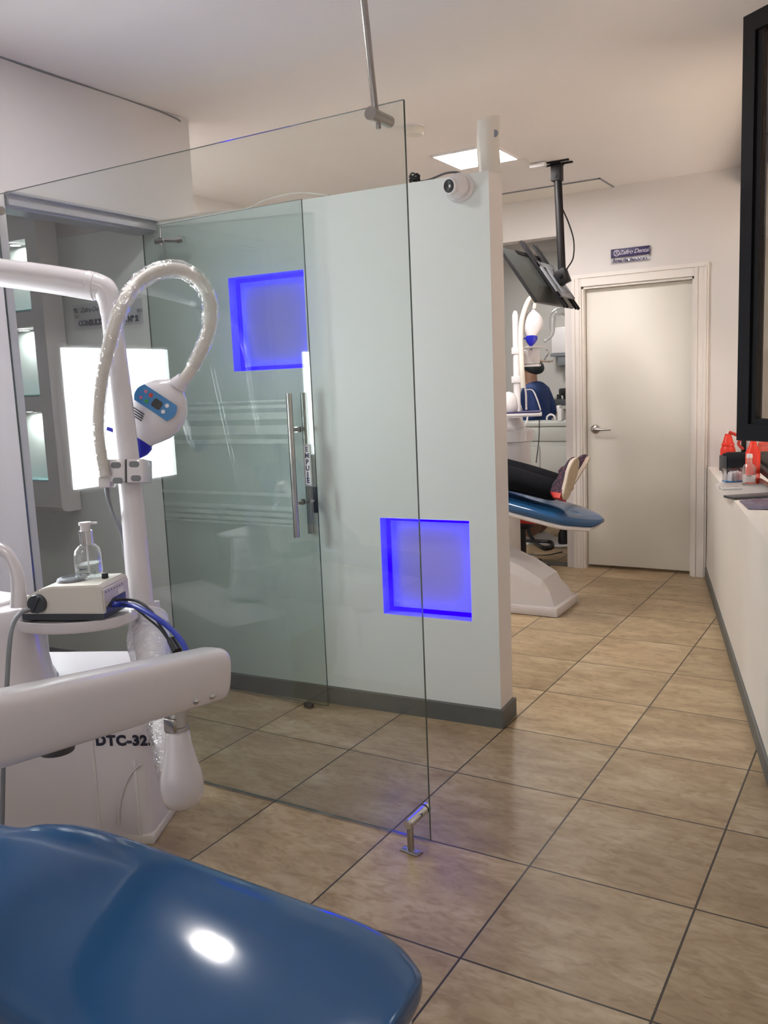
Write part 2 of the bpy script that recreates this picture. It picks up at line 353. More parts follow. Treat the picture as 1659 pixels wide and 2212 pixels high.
# rounded lower nose of the column
bm = nb(); ringloft(bm, [[V((x, yf, .862)), V((x, yf+.01, .846)), V((x, yf+.04, .838)), V((x, yb, .838)), V((x, yb, .862))] for x in (cx0, cx1)])
struct('trim_niche_nose', bm, 'wall_left')
M['spot'] = emis('niche_spot', (.93, 1, .97), 95)
for k, (a, b) in enumerate(cz):
    t = thing('niche_downlight', ['small round downlight in the lowest niche of the left column', 'small round downlight in the middle niche of the left column', 'small round downlight in the topmost niche of the left column'][k], 'light', (-1.53, .235, b), group='niche downlights')
    bm = nb(); lathe(bm, [(.024, -.001), (.030, -.001), (.030, -.006), (.024, -.008), (.024, -.001)], (-1.53, .235, b), cap=False); obj('ring', bm, 'steel', t)
    bm = nb(); lathe(bm, [(.0, -.0045), (.023, -.0045), (.023, -.001)], (-1.53, .235, b)); obj('bulb', bm, 'spot', t)
    bm = nb(); rbox(bm, (nx0+.002, yf-.003, a), (nx1-.002, yb-.002, a+.008), .001)
    tag(obj('glass_shelf', bm, 'tealglass'), ['teal glass shelf plate at the bottom of the lowest lit niche', 'teal glass shelf plate at the bottom of the middle lit niche', 'teal glass shelf plate at the bottom of the topmost lit niche'][k], 'shelf', 'glass shelves in the left niches')
# far wall with door opening and doorway to the back room
YF = 3.473
bm = nb()
box(bm, (1.04, YF, 0), (1.36, YF+.12, ZC)); box(bm, (.274, YF, 2.02), (1.04, YF+.12, ZC)); box(bm, (.150, YF, 0), (.274, YF+.12, ZC)); box(bm, (-1.87, YF, 2.39), (.150, YF+.12, ZC))
box(bm, (-1.87, YF, 0), (-1.2, YF+.12, 2.39))
struct('wall_far', bm, 'wall')
bm = nb(); box(bm, (-1.2, YF+.01, 0), (.150, YF+.11, .012)); struct('trim_threshold', bm, 'skirt')
# casing
dr = thing('door_1', None, None, (.657, YF, 0), kind='structure')
bm = nb()
for x0, x1 in ((.206, .274), (1.040, 1.132)):
    box(bm, (x0, YF-.018, 0), (x1, YF-.0005, 2.105))
    box(bm, (x0+.012, YF-.026, 0), (x0+.024, YF-.0185, 2.077)); box(bm, (x1-.024, YF-.026, 0), (x1-.012, YF-.0185, 2.077))
box(bm, (.2745, YF-.018, 2.022), (1.0395, YF-.0005, 2.105)); box(bm, (.245, YF-.026, 2.078), (1.108, YF-.0185, 2.090))
for x0, x1 in ((.2745, .288), (1.026, 1.0395)): box(bm, (x0, YF-.002, 0), (x1, YF+.11, 2.02))
box(bm, (.274, YF-.002, 2.006), (1.04, YF+.11, 2.0205))
obj('casing', bm, 'casing', dr, smooth=False)
bm = nb(); rbox(bm, (.291, YF+.05, .022), (1.023, YF+.09, 2.004), .002)
lf = obj('door_leaf', bm, 'door', dr)
hp = onY(1280, 927, YF+.05); bm = nb()
lathe(bm, [(.0, .0), (.032, .0), (.032, .008), (.024, .016), (.012, .02), (.012, .05), (.0, .052)], (.352, YF+.05, hp.z), (0, -1, 0))
tube(bm, [(.352, YF+.005, hp.z), (.372, YF-.001, hp.z), (.42, YF+.0, hp.z-.003), (.475, YF+.006, hp.z-.003)], [.011, .010, .008, .006])
obj('door_handle', bm, 'steel', dr)
# back room
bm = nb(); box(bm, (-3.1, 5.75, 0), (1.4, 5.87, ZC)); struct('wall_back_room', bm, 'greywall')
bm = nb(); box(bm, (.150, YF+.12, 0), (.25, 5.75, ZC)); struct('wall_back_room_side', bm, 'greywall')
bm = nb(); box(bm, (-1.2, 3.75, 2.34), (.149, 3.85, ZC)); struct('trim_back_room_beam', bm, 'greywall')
# right parapet + ledge
RA, RB = V((1.187, 3.264, 0)), V((1.906, .427, 0)); rd = (RB-RA).normalized(); rn = V((-rd.y, rd.x, 0))
if rn.x < 0: rn = -rn
RS = RA - rd*((YF-RA.y)/(-rd.y)*-1 if False else 0)
RS = RA + rd*((YF-RA.y)/rd.y); RE = RA + rd*((-4.6-RA.y)/rd.y)
ZL = .785; LW = .205
bm = nb()
def zt(p): return .762 + (YF-p.y)*.0135 if p.y > .4 else .804
RM = RA + rd*((.4-RA.y)/rd.y)
ringloft(bm, [[p, p+rn*.42, p+rn*.42+pZ*zt(p), p+pZ*zt(p)] for p in (RS, RM, RE)])
struct('wall_right_parapet', bm, 'parapet')
def led(Y, off, z=0):   # a point on the ledge: world Y along the parapet edge, off metres in from the edge
    p = RA + rd*((Y-RA.y)/rd.y); return p + rn*off + pZ*(zt(p)+z)
skirt('baseboard_right', RS, RE, -rn, .07, .010)
# windows above the ledge
w1 = thing('window_1', None, None, tuple(RA+rn*(LW+.02)), kind='structure')
bm = nb()
def rbar(y0, y1, o0, o1, z0, z1):
    a, b = RA + rd*((y0-RA.y)/rd.y), RA + rd*((y1-RA.y)/rd.y)
    ringloft(bm, [[p+rn*o0+pZ*z0, p+rn*o1+pZ*z0, p+rn*o1+pZ*z1, p+rn*o0+pZ*z1] for p in (a, b)])
rbar(YF-.005, -4.55, LW-.03, LW+.06, 2.56, ZC-.002); rbar(YF-.005, -4.55, LW, LW+.05, .83, .86)
for y in (3.44, 1.18, .47, -.29): rbar(y+.025, y-.025, LW, LW+.05, .86, 2.56)
obj('window_frame', bm, 'blackm', w1, smooth=False)
bm = nb(); rbar(YF-.01, -4.5, LW+.015, LW+.02, .86, 2.56); obj('pane', bm, 'winglass', w1, smooth=False)
bm = nb(); box(bm, (1.50, 4.2, 0), (9, 4.35, 4.5)); struct('wall_facade', bm, 'brown')
for y0_, y1_ in ((1.15, .50), (-.32, -4.59)):
    bm = nb(); rbar(y0_, y1_, LW-.02, LW+.12, .79, ZC); struct('wall_light_blocker', bm, 'wall')  # unseen solid stretches added to shape the daylight edge on the ceiling
bm = nb(); box(bm, (3.4, -6, ZC), (4.9, 6.2, ZC+.12)); struct('sun_blocker', bm, 'wall')  # unseen slab added to keep direct sun out of the room
bm = nb(); box(bm, (3.4, -8, -.1), (14, 12, -.001)); struct('ground_pavement', bm, mat('pavement_concrete', (.5, .47, .43), .8, var=.1))
sun = bpy.data.lights.new('sun', 'SUN'); suno = bpy.data.objects.new('sun', sun); COL.objects.link(suno); sun.energy = 26; sun.angle = .02; sun.color = (1, .95, .93)
suno.rotation_euler = (0, math.radians(35), math.radians(10)); suno.location = (8, 0, 8)
bm = nb(); rbar(3.3, 1.7, LW+.06, LW+.08, 1.50, 2.03)
tag(obj('lit_panel', bm, emis('lit_white_panel', (1, .98, .92), 1.1), smooth=False), 'bright white panel seen through the window glass inside the black sash', 'panel')
# open black sash
s0p = V((1.84, .17, 0)); sd_ = V((.8, -.6, 0)); snm = V((.6, .8, 0)); sw = .45; z0, z1 = 1.185, 2.385
w2 = thing('window_2', None, None, (s0p.x, s0p.y, z0), kind='structure')
bm = nb()
def sbar(a0, a1, z0, z1, t0=-.02, t1=.02):
    ringloft(bm, [[s0p+sd_*a+snm*t0+pZ*z0, s0p+sd_*a+snm*t1+pZ*z0, s0p+sd_*a+snm*t1+pZ*z1, s0p+sd_*a+snm*t0+pZ*z1] for a in (a0, a1)])
sbar(0, .045, z0, z1); sbar(sw-.045, sw, z0, z1); sbar(.045, sw-.045, z0, z0+.05); sbar(.045, sw-.045, z1-.05, z1)
sbar(.045, .066, z0+.05, z1-.05, -.012, .012); sbar(sw-.066, sw-.045, z0+.05, z1-.05, -.012, .012); sbar(.066, sw-.066, z0+.05, z0+.066, -.012, .012)
obj('sash_frame', bm, 'blackm', w2, smooth=False)
bm = nb(); sbar(.066, sw-.066, z0+.066, z1-.05, -.003, .003); obj('pane', bm, 'winglass', w2, smooth=False)
# ceiling slot next to far wall
bm = nb(); box(bm, (.25, 3.78, 0), (1.5, 3.88, ZC)); struct('wall_leak_blocker', bm, 'wall')  # added close behind the door to stop light leaking under it
bm = nb(); box(bm, (-.9, 3.16, ZC-.006), (.50, YF-.002, ZC-.001)); struct('trim_ceiling_slot', bm, 'door')
bm = nb(); box(bm, (-.9, 3.150, ZC-.008), (.508, 3.160, ZC-.0005)); box(bm, (.50, 3.15, ZC-.008), (.508, YF-.002, ZC-.0005)); struct('trim_slot_edge', bm, 'mgrey')
# ceiling crack strip along left wall
bm = nb(); tube(bm, [(-.688, y, ZC-.003+.002*math.sin(y*9)) for y in [-1.6+.2*i for i in range(11)]]+[(-.685, .52, ZC-.012), (-.683, .55, ZC-.02)], .0035, 6)
struct('trim_ceiling_joint', bm, 'mgrey')
# ================================================================== LIGHTS OF THE ROOM AND ADDED FILL PANELS
def panel(x, y, w, d, label, s=28, col=(1, .97, .93), rz=0):
    t = thing('ceiling_light', label, 'light', (x, y, ZC), rz, group='ceiling light panels')
    m = Matrix.Translation((x, y, 0)) @ Matrix.Rotation(rz, 4, 'Z')
    bm = nb(); f = .012
    for a, b in (((-w/2-f, -d/2-f), (w/2+f, -d/2)), ((-w/2-f, d/2), (w/2+f, d/2+f)), ((-w/2-f, -d/2), (-w/2, d/2)), ((w/2, -d/2), (w/2+f, d/2))):
        box(bm, (*a, ZC-.012), (*b, ZC-.0005), m)
    obj('frame', bm, 'white2', t, smooth=False)
    bm = nb(); box(bm, (-w/2, -d/2, ZC-.008), (w/2, d/2, ZC-.001), m)
    obj('diffuser', bm, emis('led_diffuser', col, s), t, smooth=False)
panel(.10, -.615, .15, .15, 'small square ceiling light panel over the near side of the glass screen', 62, (1, .98, .97))
panel(.10, 2.12, .36, .36, 'square lit ceiling panel behind the end of the niche wall', 46, (1, .955, .925))
panel(1.2, -2.9, .34, .34, 'added square fill light panel on the ceiling behind the viewpoint', 16, (1, .95, .92))  # added fill, out of view
panel(-1.42, .95, .34, .34, 'added square fill light panel hidden behind the bulkhead', 44, (1, .955, .925))  # added out of sight to brighten the far zone
panel(-.7, 4.6, .34, .34, 'added square fill light panel in the back room', 34, (1, .97, .92))  # unseen lamp added to lift the back room
panel(-2.0, -.6, .34, .34, 'added dim fill light panel in the consulting room at left', 4, (.95, .98, 1))  # weak unseen lamp added for the consulting room
# lit viewer on the left wall
t = thing('light_box', 'bright white rectangular light box mirrored in the glass screen', 'light', (-.69, -1.04, 1.31))
bm = nb(); rbox(bm, (-.6885, -1.287, 1.00), (-.665, -.67, 1.62), .003); obj('housing', bm, 'white2', t)
bm = nb(); box(bm, (-.6655, -1.266, 1.022), (-.658, -.692, 1.598)); obj('screen', bm, emis('light_box_screen', (.93, .98, 1), 9.5), t, smooth=False)
W = bpy.data.worlds.new('world'); SC.world = W; W.use_nodes = True
W.node_tree.nodes['Background'].inputs[0].default_value = (1, .95, .95, 1); W.node_tree.nodes['Background'].inputs[1].default_value = .8
# ================================================================== GLASS SCREEN + FITTINGS
gA = V((1.065, -.478, 0)); gS = V((-1, 0, 0)); gT = V((-gS.y, gS.x, 0))
if gT.y < 0: gT = -gT
def GW(s, z, t=0): return gA + gS*s + pZ*z + gT*t
def pane(name, W_, s0, s1, z0, z1, th, mface, parent):
    bm = nb(); P = {(s, z, t): bm.verts.new(W_(s, z, t)) for s in (s0, s1) for z in (z0, z1) for t in (0, th)}
    f = [bm.faces.new([P[(s0, z0, t)], P[(s1, z0, t)], P[(s1, z1, t)], P[(s0, z1, t)]]) for t in (0, th)]
    e = [bm.faces.new([P[q] for q in ((s0, z0, 0), (s0, z0, th), (s0, z1, th), (s0, z1, 0))]), bm.faces.new([P[q] for q in ((s1, z0, 0), (s1, z0, th), (s1, z1, th), (s1, z1, 0))]),
         bm.faces.new([P[q] for q in ((s0, z0, 0), (s0, z0, th), (s1, z0, th), (s1, z0, 0))]), bm.faces.new([P[q] for q in ((s0, z1, 0), (s0, z1, th), (s1, z1, th), (s1, z1, 0))])]
    for q in e: q.material_index = 1
    return obj(name, bm, [mface, 'glassedge'], parent, smooth=False)
gs = tag(pane('glass_screen', GW, 0, 1.755, .008, 2.158, .009, 'glass', None), 'tall clear frameless glass screen standing in front of the niche wall', 'glass screen')
t = thing('support_rod', 'brushed steel rod hanging from the ceiling to the glass screen top', 'rod', (.955, -.52, ZC))
rb = onZ(820, 250, 2.125); pr_ = GW((gA.x-.989), 2.125, -.02)
bm = nb(); cyl(bm, pr_, V((.952, -.505, ZC-.004)), .0095); obj('rod', bm, 'steel', t)
bm = nb(); cyl(bm, (.952, -.505, ZC-.010), (.952, -.505, ZC-.0005), .03); obj('ceiling_flange', bm, 'steel', t)
bm = nb(); cyl(bm, pr_-gT*.018, pr_+gT*.075, .0165); cyl(bm, pr_-gT*.03, pr_-gT*.018, .018); cyl(bm, pr_+pZ*-.032+gT*.012, pr_+pZ*-.012+gT*.012, .007); obj('clamp', bm, 'steel', t)
fp = onZ(888, 1840); t = thing('floor_bracket', 'small steel floor bracket holding the lower corner of the glass screen', 'bracket', (fp.x, fp.y, 0))
bm = nb(); rbox(bm, (-.033, -.016, .0005), (.033, .016, .005), .002, Matrix.Translation((fp.x, fp.y, 0)) @ Matrix.Rotation(math.radians(-8), 4, 'Z'))
for sx in (-.022, .022): cyl(bm, (fp.x+sx, fp.y, .004), (fp.x+sx, fp.y, .0075), .005)
obj('base_plate', bm, 'steel', t)
bm = nb(); rbox(bm, (fp.x-.009, fp.y-.006, .004), (fp.x+.009, fp.y+.006, .088), .002); obj('post', bm, 'steel', t)
bm = nb(); q = V((fp.x, fp.y-.012, .094)); cyl(bm, q, q+gT*.10, .0145); cyl(bm, q+gT*.105, q+gT*.12, .016); cyl(bm, q-gT*.006, q, .012); obj('clamp', bm, 'chrome', t)
t = thing('wall_connector', 'steel connector joining the glass screen to the left wall', 'connector', (-.69, -.53, 2.07))
q = onY(3, 452, -.54); bm = nb(); cyl(bm, (-.6885, -.54, q.z), (-.575, -.54, q.z-.004), .011); cyl(bm, (-.6, -.54, q.z-.004), (-.57, -.54, q.z-.005), .015); obj('barrel', bm, 'steel', t)
bm = nb(); cyl(bm, (-.585, -.555, q.z-.005), (-.585, -.52, q.z-.005), .008); obj('bolt', bm, 'chrome', t)
# aluminium header channel under the bulkhead
t = thing('header_channel', 'grey aluminium header channel above the consulting room opening', 'channel', (-.69, -.05, 2.14))
bm = nb(); ringloft(bm, [[V((x, y, z)) for x, z in ((-.80, 2.168), (-.80, 2.12), (-.70, 2.12), (-.70, 2.128), (-.672, 2.128), (-.672, 2.150), (-.684, 2.152), (-.684, 2.166), (-.66, 2.168), (-.66, 2.178), (-.688, 2.178), (-.6885, 2.169))] for y in (-.43, .335)])
obj('rail', bm, 'alu', t, smooth=False)
# swung glass door leaf
lA = V((.143, .319, 0)); lAng = math.radians(-0.7); lS = V((-math.cos(lAng), -math.sin(lAng), 0)); lT = V((-math.sin(lAng), math.cos(lAng), 0))
def LWp(s, z, t=0): return lA + lS*s + pZ*z + lT*t
gd = thing('door_2', None, None, (-.70, .29, 0), kind='structure')
gp = pane('glass_leaf', LWp, 0, .905, .015, 2.15, .008, 'doorglass', gd)
bm = nb()
for z0_, z1_ in ((1.345, 1.352), (1.318, 1.332), (1.27, 1.30), (1.205, 1.245), (1.165, 1.185), (.935, .950), (.872, .892), (.845, .862), (.82, .836), (.803, .812)):
    ringloft(bm, [[LWp(s, z0_, t_), LWp(s, z1_, t_), LWp(s, z1_, t_-.0006), LWp(s, z0_, t_-.0006)] for s, t_ in ((.10, -.0005), (.900, -.0005))])
obj('frosted_stripes', bm, 'frost', gd, smooth=False)['label'] = 'horizontal frosted stripes'
hs = .082
for sgn, nm in ((-1, 'handle'), (1, 'handle')):
    bm = nb(); c0 = .004+sgn*.050
    cyl(bm, LWp(hs, .770, c0), LWp(hs, 1.378, c0), .0125)
    for z in (.915, 1.225):
        cyl(bm, LWp(hs, z, .004+sgn*.004), LWp(hs, z, c0), .008); cyl(bm, LWp(hs, z, .004+sgn*.005), LWp(hs, z, .004+sgn*.014), .013)
    obj(nm, bm, 'steel', gd)
st = LWp(hs-.022, 1.065, -.058+.004)
# sticker on the leaf
sp = LWp(.038, 1.074, -.0015); e1, e2 = -lS, pZ
bm = nb(); prism(bm, [(-.019, -.088), (.019, -.088), (.019, .088), (-.019, .088)], sp, e1, e2, -lT, .0008)
sk = obj('push_sticker', bm, 'paper', gd, smooth=False)
sk['label'] = 'white sticker with vertical blue push lettering'
bm = nb()
for a, b, c, d in ((-.0165, .0165, -.0855, -.0835), (-.0165, .0165, .0835, .0855), (-.0165, -.0150, -.0855, .0855), (.0150, .0165, -.0855, .0855)):
    prism(bm, [(a, c), (b, c), (b, d), (a, d)], sp-lT*.0009, e1, e2, -lT, .0006)
obj('sticker_border', bm, 'ink', sk, smooth=False)
for k, ch in enumerate('EMPUJE'): text('sticker_letter', ch, .0285, sp + pZ*(.0665-k*.0266) - lT*.0012, e1, e2, 'bluecable' if False else 'purple', sk, bold=.0012, depth=.0004)
bm = nb(); rbox(bm, (0, 0, 0), (.018, .012, .11), .002, Matrix.Translation(LWp(.016, .872, -.006)) @ Matrix.Rotation(lAng, 4, 'Z')); obj('lock', bm, 'blackm', gd)
bm = nb(); cyl(bm, LWp(.010, .925, -.02), LWp(.010, .925, 0), .007); obj('lock_cylinder', bm, 'chrome', gd)
bm = nb(); rbox(bm, (-.02, -.012, .001), (.02, .014, .02), .005, Matrix.Translation(LWp(.09, 0, -.02))); tag(obj('door_stop', bm, 'black'), 'small black rubber door stop on the tiles under the glass door', 'door stop')
t = thing('pivot_fitting', 'chrome pivot fitting joining the glass door top to the header channel', 'fitting', (-.68, .28, 2.1))
a_, b_ = onY(348, 520, .27), onY(392, 520, .27); bm = nb()
cyl(bm, a_+pZ*-.02, V((a_.x, a_.y, 2.119)), .006); cyl(bm, a_-V((.03, 0, 0)), a_+V((.02, 0, 0)), .014); cyl(bm, a_+V((.01, 0, 0)), b_, .009); cyl(bm, b_-V((.02, 0, -.004)), b_+V((.015, 0, .004)), .014)
cyl(bm, (b_.x, b_.y-.012, b_.z), (b_.x, b_.y+.02, b_.z), .010); obj('hinge_body', bm, 'chrome', t)
# ================================================================== THINGS ON AND AROUND THE NICHE WALL
c0 = V((.79, .448, 2.118)); nv = -pT
t = thing('security_camera', 'white dome security camera near the top corner of the niche wall', 'camera', tuple(c0))
ax = (nv+V((-.25, 0, -.10))).normalized()
bm = nb(); lathe(bm, [(0, 0), (.054, 0), (.055, .012), (.050, .022), (.0, .024)], c0+nv*.001, nv); obj('base', bm, 'white2', t)
bm = nb(); bmesh.ops.create_uvsphere(bm, u_segments=28, v_segments=16, radius=.045); bmesh.ops.translate(bm, verts=bm.verts, vec=c0+nv*.038); bd = obj('ball', bm, 'white2', t)
bm = nb(); lathe(bm, [(.027, .030), (.030, .038), (.029, .048), (.024, .050), (.024, .044), (0, .044)], c0+nv*.038, ax); obj('lens_ring', bm, 'white2', t)
bm = nb(); lathe(bm, [(0, .0), (.0238, .0), (.0238, .0475), (.012, .046), (.0, .043)], c0+nv*.038, ax); obj('lens', bm, 'black', t)
# cables on top of wall
bm = nb(); tube(bm, [PW(.10, PH-.02, -.004), PW(.12, PH+.012, .02), PW(.18, PH+.022, .03), PW(.25, PH+.008, .03), PW(.30, PH+.006, .03)], .004, 8)
tag(obj('camera_cable', bm, 'dgrey'), 'thin dark cable looping over the wall top to the security camera', 'cable')
bm = nb()
for k in range(5): tube(bm, [PW(.31+.02*math.cos(a+k), PH+.012+.004*k+.008*math.sin(a*2), .02+.015*math.sin(a+k)) for a in [i*.9 for i in range(8)]], .0035, 6)
tag(obj('cable_bundle', bm, 'black'), 'coiled black cable bundle lying on top of the niche wall', 'cable')
bm = nb(); tube(bm, [PW(.70, PH+.006, .02), PW(.84, PH+.035, .02), PW(1.0, PH+.03, .02), PW(1.12, PH+.006, .02), PW(1.45, PH+.008, .01), PW(1.62, PH+.006, -.006)], .004, 8)
for k in range(2): tube(bm, [PW(1.16, PH+.006, .03+.03*k), PW(1.3, PH+.02, .05), PW(1.5, PH+.012, .03), PW(1.66, PH+.006, .02)], .006, 8)
tag(obj('loose_cable', bm, 'cream'), 'pale loose cables arching along the left part of the wall top', 'cable')
# curved white access plate on the end
t = thing('antenna_panel', 'curved white plastic antenna panel standing on the niche wall end', 'antenna', tuple(PW(.05, PH)))
bm = nb()
def apt(u_, z, t_): # u -1..1 across
    x = u_*.052; return PW(.018-x*.85 + .006*math.sin(z*14), PH+z, .035 + .035*(1-u_*u_)*-1 + t_ + .03)
rings = []
for t_ in (0, .004):
    pass
nu, nz = 10, 12; zh = .205
def topz(u_): return zh*(1-.07*max(0, 1-abs(u_+.25)) if True else 1)
g = [[[bm.verts.new(apt(-1+2*i/nu, topz(-1+2*i/nu)*j/nz, t_)) for j in range(nz+1)] for i in range(nu+1)] for t_ in (0, .006)]
for k in range(2):
    for i in range(nu):
        for j in range(nz): bm.faces.new((g[k][i][j], g[k][i+1][j], g[k][i+1][j+1], g[k][i][j+1]))
for i in range(nu):
    for j in (0, nz): bm.faces.new((g[0][i][j], g[0][i+1][j], g[1][i+1][j], g[1][i][j]))
for j in range(nz):
    for i in (0, nu): bm.faces.new((g[0][i][j], g[0][i][j+1], g[1][i][j+1], g[1][i][j]))
obj('curved_shell', bm, 'cream', t, sharp=60)
bm = nb(); cyl(bm, apt(.78, .14, -.003), apt(.78, .14, -.001), .013, seg=16); obj('logo_disc', bm, 'mgrey', t)
# smoke detector
sp_ = onZ(893, 272, ZC); t = thing('smoke_detector', 'round white smoke detector on the ceiling beyond the glass screen', 'smoke detector', tuple(sp_))
bm = nb(); lathe(bm, [(0, 0), (.055, 0), (.055, -.010), (.0, -.010)], sp_); obj('base', bm, 'white2', t)
bm = nb(); lathe(bm, [(0, -.0105), (.050, -.0105), (.050, -.036), (.044, -.044), (.015, -.046), (0, -.046)], sp_); obj('cover', bm, 'cream', t)
# sign above the door
def sign_door():
    z1, z0 = 2.250, 2.153; t = thing('room_sign', 'purple and white rest area sign above the white door', 'sign', (.62, YF, 2.2))
    bm = nb(); rbox(bm, (.485, YF-.012, z0-.004), (.755, YF-.008, z1+.002), .0008); obj('acrylic_plate', bm, 'acrylic', t)
    bm = nb(); rbox(bm, (.488, YF-.0155, 2.195), (.752, YF-.0125, z1), .0005); obj('purple_band', bm, 'purple', t)
    text('band_text', 'Zafiro Dental', .040, (.645, YF-.0165, 2.2225), (1, 0, 0), pZ, 'inkw', t, shear=.35, space=.92, depth=.0004)
    text('room_text', 'Área de descanso', .033, (.617, YF-.0165, 2.171), (1, 0, 0), pZ, 'purple', t, bold=.0010, space=.98, depth=.0004)
    bm = nb(); c = V((.528, YF-.0165, 2.2225)); n = 24
    ringloft(bm, [[c+V((math.cos(a)*r, -d, math.sin(a)*r)) for a in [2*math.pi*i/n for i in range(n)]] for r, d in ((.021, 0), (.021, .001), (.0165, .001), (.0165, 0), (.021, 0))], cap=False)
    for p, q in (((-.010, .010), (.006, .012)), ((.006, .012), (-.006, -.012)), ((.0, .004), (.011, -.010))):
        cyl(bm, c+V((p[0], -.001, p[1])), c+V((q[0], -.001, q[1])), .002, seg=6)
    obj('logo', bm, 'inkw', t)
    for x in (.495, .745):
        bm = nb(); cyl(bm, (x, YF-.0005, 2.190), (x, YF-.018, 2.190), .004); obj('standoff', bm, 'chrome', t)
sign_door()
def sign_room():
    # clear acrylic plate on standoffs on the consulting-room wall
    Pm = lambda s, z, t_: PW(s, z, t_); s0, s1 = sOf(-.79), sOf(-1.225)
    t = thing('consulting_room_sign', 'clear acrylic room number sign on the wall behind the white pole', 'sign', tuple(PW((s0+s1)/2, 1.78)))
    bm = nb(); ringloft(bm, [[Pm(s, 1.725, -.016), Pm(s, 1.84, -.016), Pm(s, 1.84, -.020), Pm(s, 1.725, -.020)] for s in (s0, s1)]); obj('acrylic_plate', bm, 'acrylic', t, smooth=False)
    sm = (s0+s1)/2; ex = -pS
    text('room_text', 'CONSULTA PRIMERA N° 2', .034, Pm(sm, 1.750, -.0205), ex, pZ, 'ink', t, bold=.0026, space=.95, depth=.0004)
    text('brand_text', 'Zafiro Dental', .032, Pm(s1-.125, 1.812, -.0205), ex, pZ, 'ink', t, shear=.35, depth=.0004, space=.9)
    bm = nb(); c = Pm(s1-.015, 1.812, -.021)
    cyl(bm, c+ex*-.006+pZ*.008, c+ex*.006-pZ*.01, .0018, seg=6); cyl(bm, c+ex*.006+pZ*.009, c+ex*.014-pZ*.01, .0018, seg=6); cyl(bm, c+ex*-.008+pZ*.009, c+ex*.008+pZ*.010, .0018, seg=6); obj('logo', bm, 'ink', t)
    for s in (s0+.02, s1-.01):
        bm = nb(); cyl(bm, Pm(s, 1.786, -.001), Pm(s, 1.786, -.024), .008); obj('standoff', bm, 'chrome', t)
sign_room()
# ================================================================== CEILING MOUNT + TELEVISION
p0 = onZ(1203, 350, ZC); pB = onY(1214, 588, p0.y-.02)
t = thing('ceiling_mount', 'black ceiling pole mount carrying the tilted television', 'mount', tuple(p0))
bm = nb()
for dy in (-.035, .035): rbox(bm, (p0.x-.085, p0.y+dy-.008, ZC-.010), (p0.x+.085, p0.y+dy+.008, ZC-.001), .001)
rbox(bm, (p0.x-.03, p0.y-.045, ZC-.016), (p0.x+.03, p0.y+.045, ZC-.010), .001)
obj('ceiling_plate', bm, 'blackm', t)
bm = nb(); rbox(bm, (p0.x-.030, p0.y-.030, ZC-.11), (p0.x+.030, p0.y+.030, ZC-.014), .003); cyl(bm, (p0.x, p0.y-.036, ZC-.085), (p0.x, p0.y+.036, ZC-.085), .008); obj('collar', bm, 'blackm', t)
bm = nb(); dz = (p0.z-pB.z)
cyl(bm, (p0.x+.004, p0.y, ZC-.08), pB, .0235, .0235, 20); obj('pole', bm, 'blackm', t)
TH = math.radians(34); hU = V((-math.sin(TH), 0, math.cos(TH))); wU = V((0, 1, 0)); nB = V((math.cos(TH), 0, math.sin(TH)))
lc = onX(1155, 655, .42); rc = onX(1240, 668, .42); TVW = min(.66, rc.y-lc.y); TVH = .40
B0 = V((.42, lc.y, lc.z))
def TV(w, h, d): return B0 + wU*w + hU*h + nB*d
# bracket: knuckle + slotted plate + two rails behind the set
mid = TVW/2
kc = pB + V((0, 0, -.02))
bm = nb(); rbox(bm, (-.035, -.032, -.05), (.035, .032, .035), .004, Matrix.Translation(kc) @ Matrix.Rotation(-TH*.6, 4, 'Y')); cyl(bm, kc-wU*.04, kc+wU*.04, .011); obj('tilt_knuckle', bm, 'blackm', t)
def tvbox(bm, w0, w1, h0, h1, d0, d1, r=.002):
    m = Matrix.Translation(B0) @ Matrix((wU, hU, nB)).transposed().to_4x4(); rbox(bm, (w0, h0, d0), (w1, h1, d1), r, m, seg=1)
kh = (kc-B0).dot(hU); kd = (kc-B0).dot(nB); kw = (kc-B0).dot(wU)
bm = nb()
tvbox(bm, kw-.13, kw-.09, kh-.13, kh+.13, .078, .090); tvbox(bm, kw+.09, kw+.13, kh-.13, kh+.13, .078, .090)
tvbox(bm, kw-.13, kw+.13, kh+.09, kh+.13, .078, .090); tvbox(bm, kw-.13, kw+.13, kh-.13, kh-.09, .078, .090); tvbox(bm, kw-.04, kw+.04, kh-.10, kh+.10, .080, .094)
obj('slotted_plate', bm, 'mgrey', t, smooth=False)
bm = nb(); tvbox(bm, kw-.025, kw+.025, kh-.05, kh+.03, .09, max(.12, kd-.01)); obj('arm_block', bm, 'blackm', t)
for w in (kw-.12, kw+.085):
    for dw in (0, .045):
        bm = nb(); tvbox(bm, w+dw, w+dw+.016, -.065, TVH+.03, .060, .077); obj('rail', bm, 'blackm', t)
t2 = thing('television', 'flat black television tilted down under the ceiling mount, seen from behind', 'television', tuple(TV(mid, 0, 0)))
bm = nb(); tvbox(bm, 0, TVW, 0, TVH, 0, .018, .003); obj('bezel', bm, 'black', t2)
bm = nb(); tvbox(bm, .012, TVW-.012, .014, TVH-.012, -.0012, -.0002, .0004); obj('screen', bm, mat('dark_screen', (.01, .011, .013), .08), t2)
bm = nb(); ringloft(bm, [[TV(w, h, d) for w, h in ((a, b), (TVW-a, b), (TVW-a, TVH-c), (a, TVH-c))] for a, b, c, d in ((.012, .012, .01, .018), (.05, .05, .03, .034), (.09, .085, .06, .050), (.10, .095, .09, .055))])
obj('back_cover', bm, mat('tv_back_plastic', (.035, .038, .036), .33), t2, sharp=20)
bm = nb()
for k in range(7): tvbox(bm, .10, TVW-.10, TVH-.05+.0-k*.004-.001, TVH-.05-k*.004+.001, .05, .058, .0004)
obj('vent_slots', bm, 'black', t2, smooth=False)
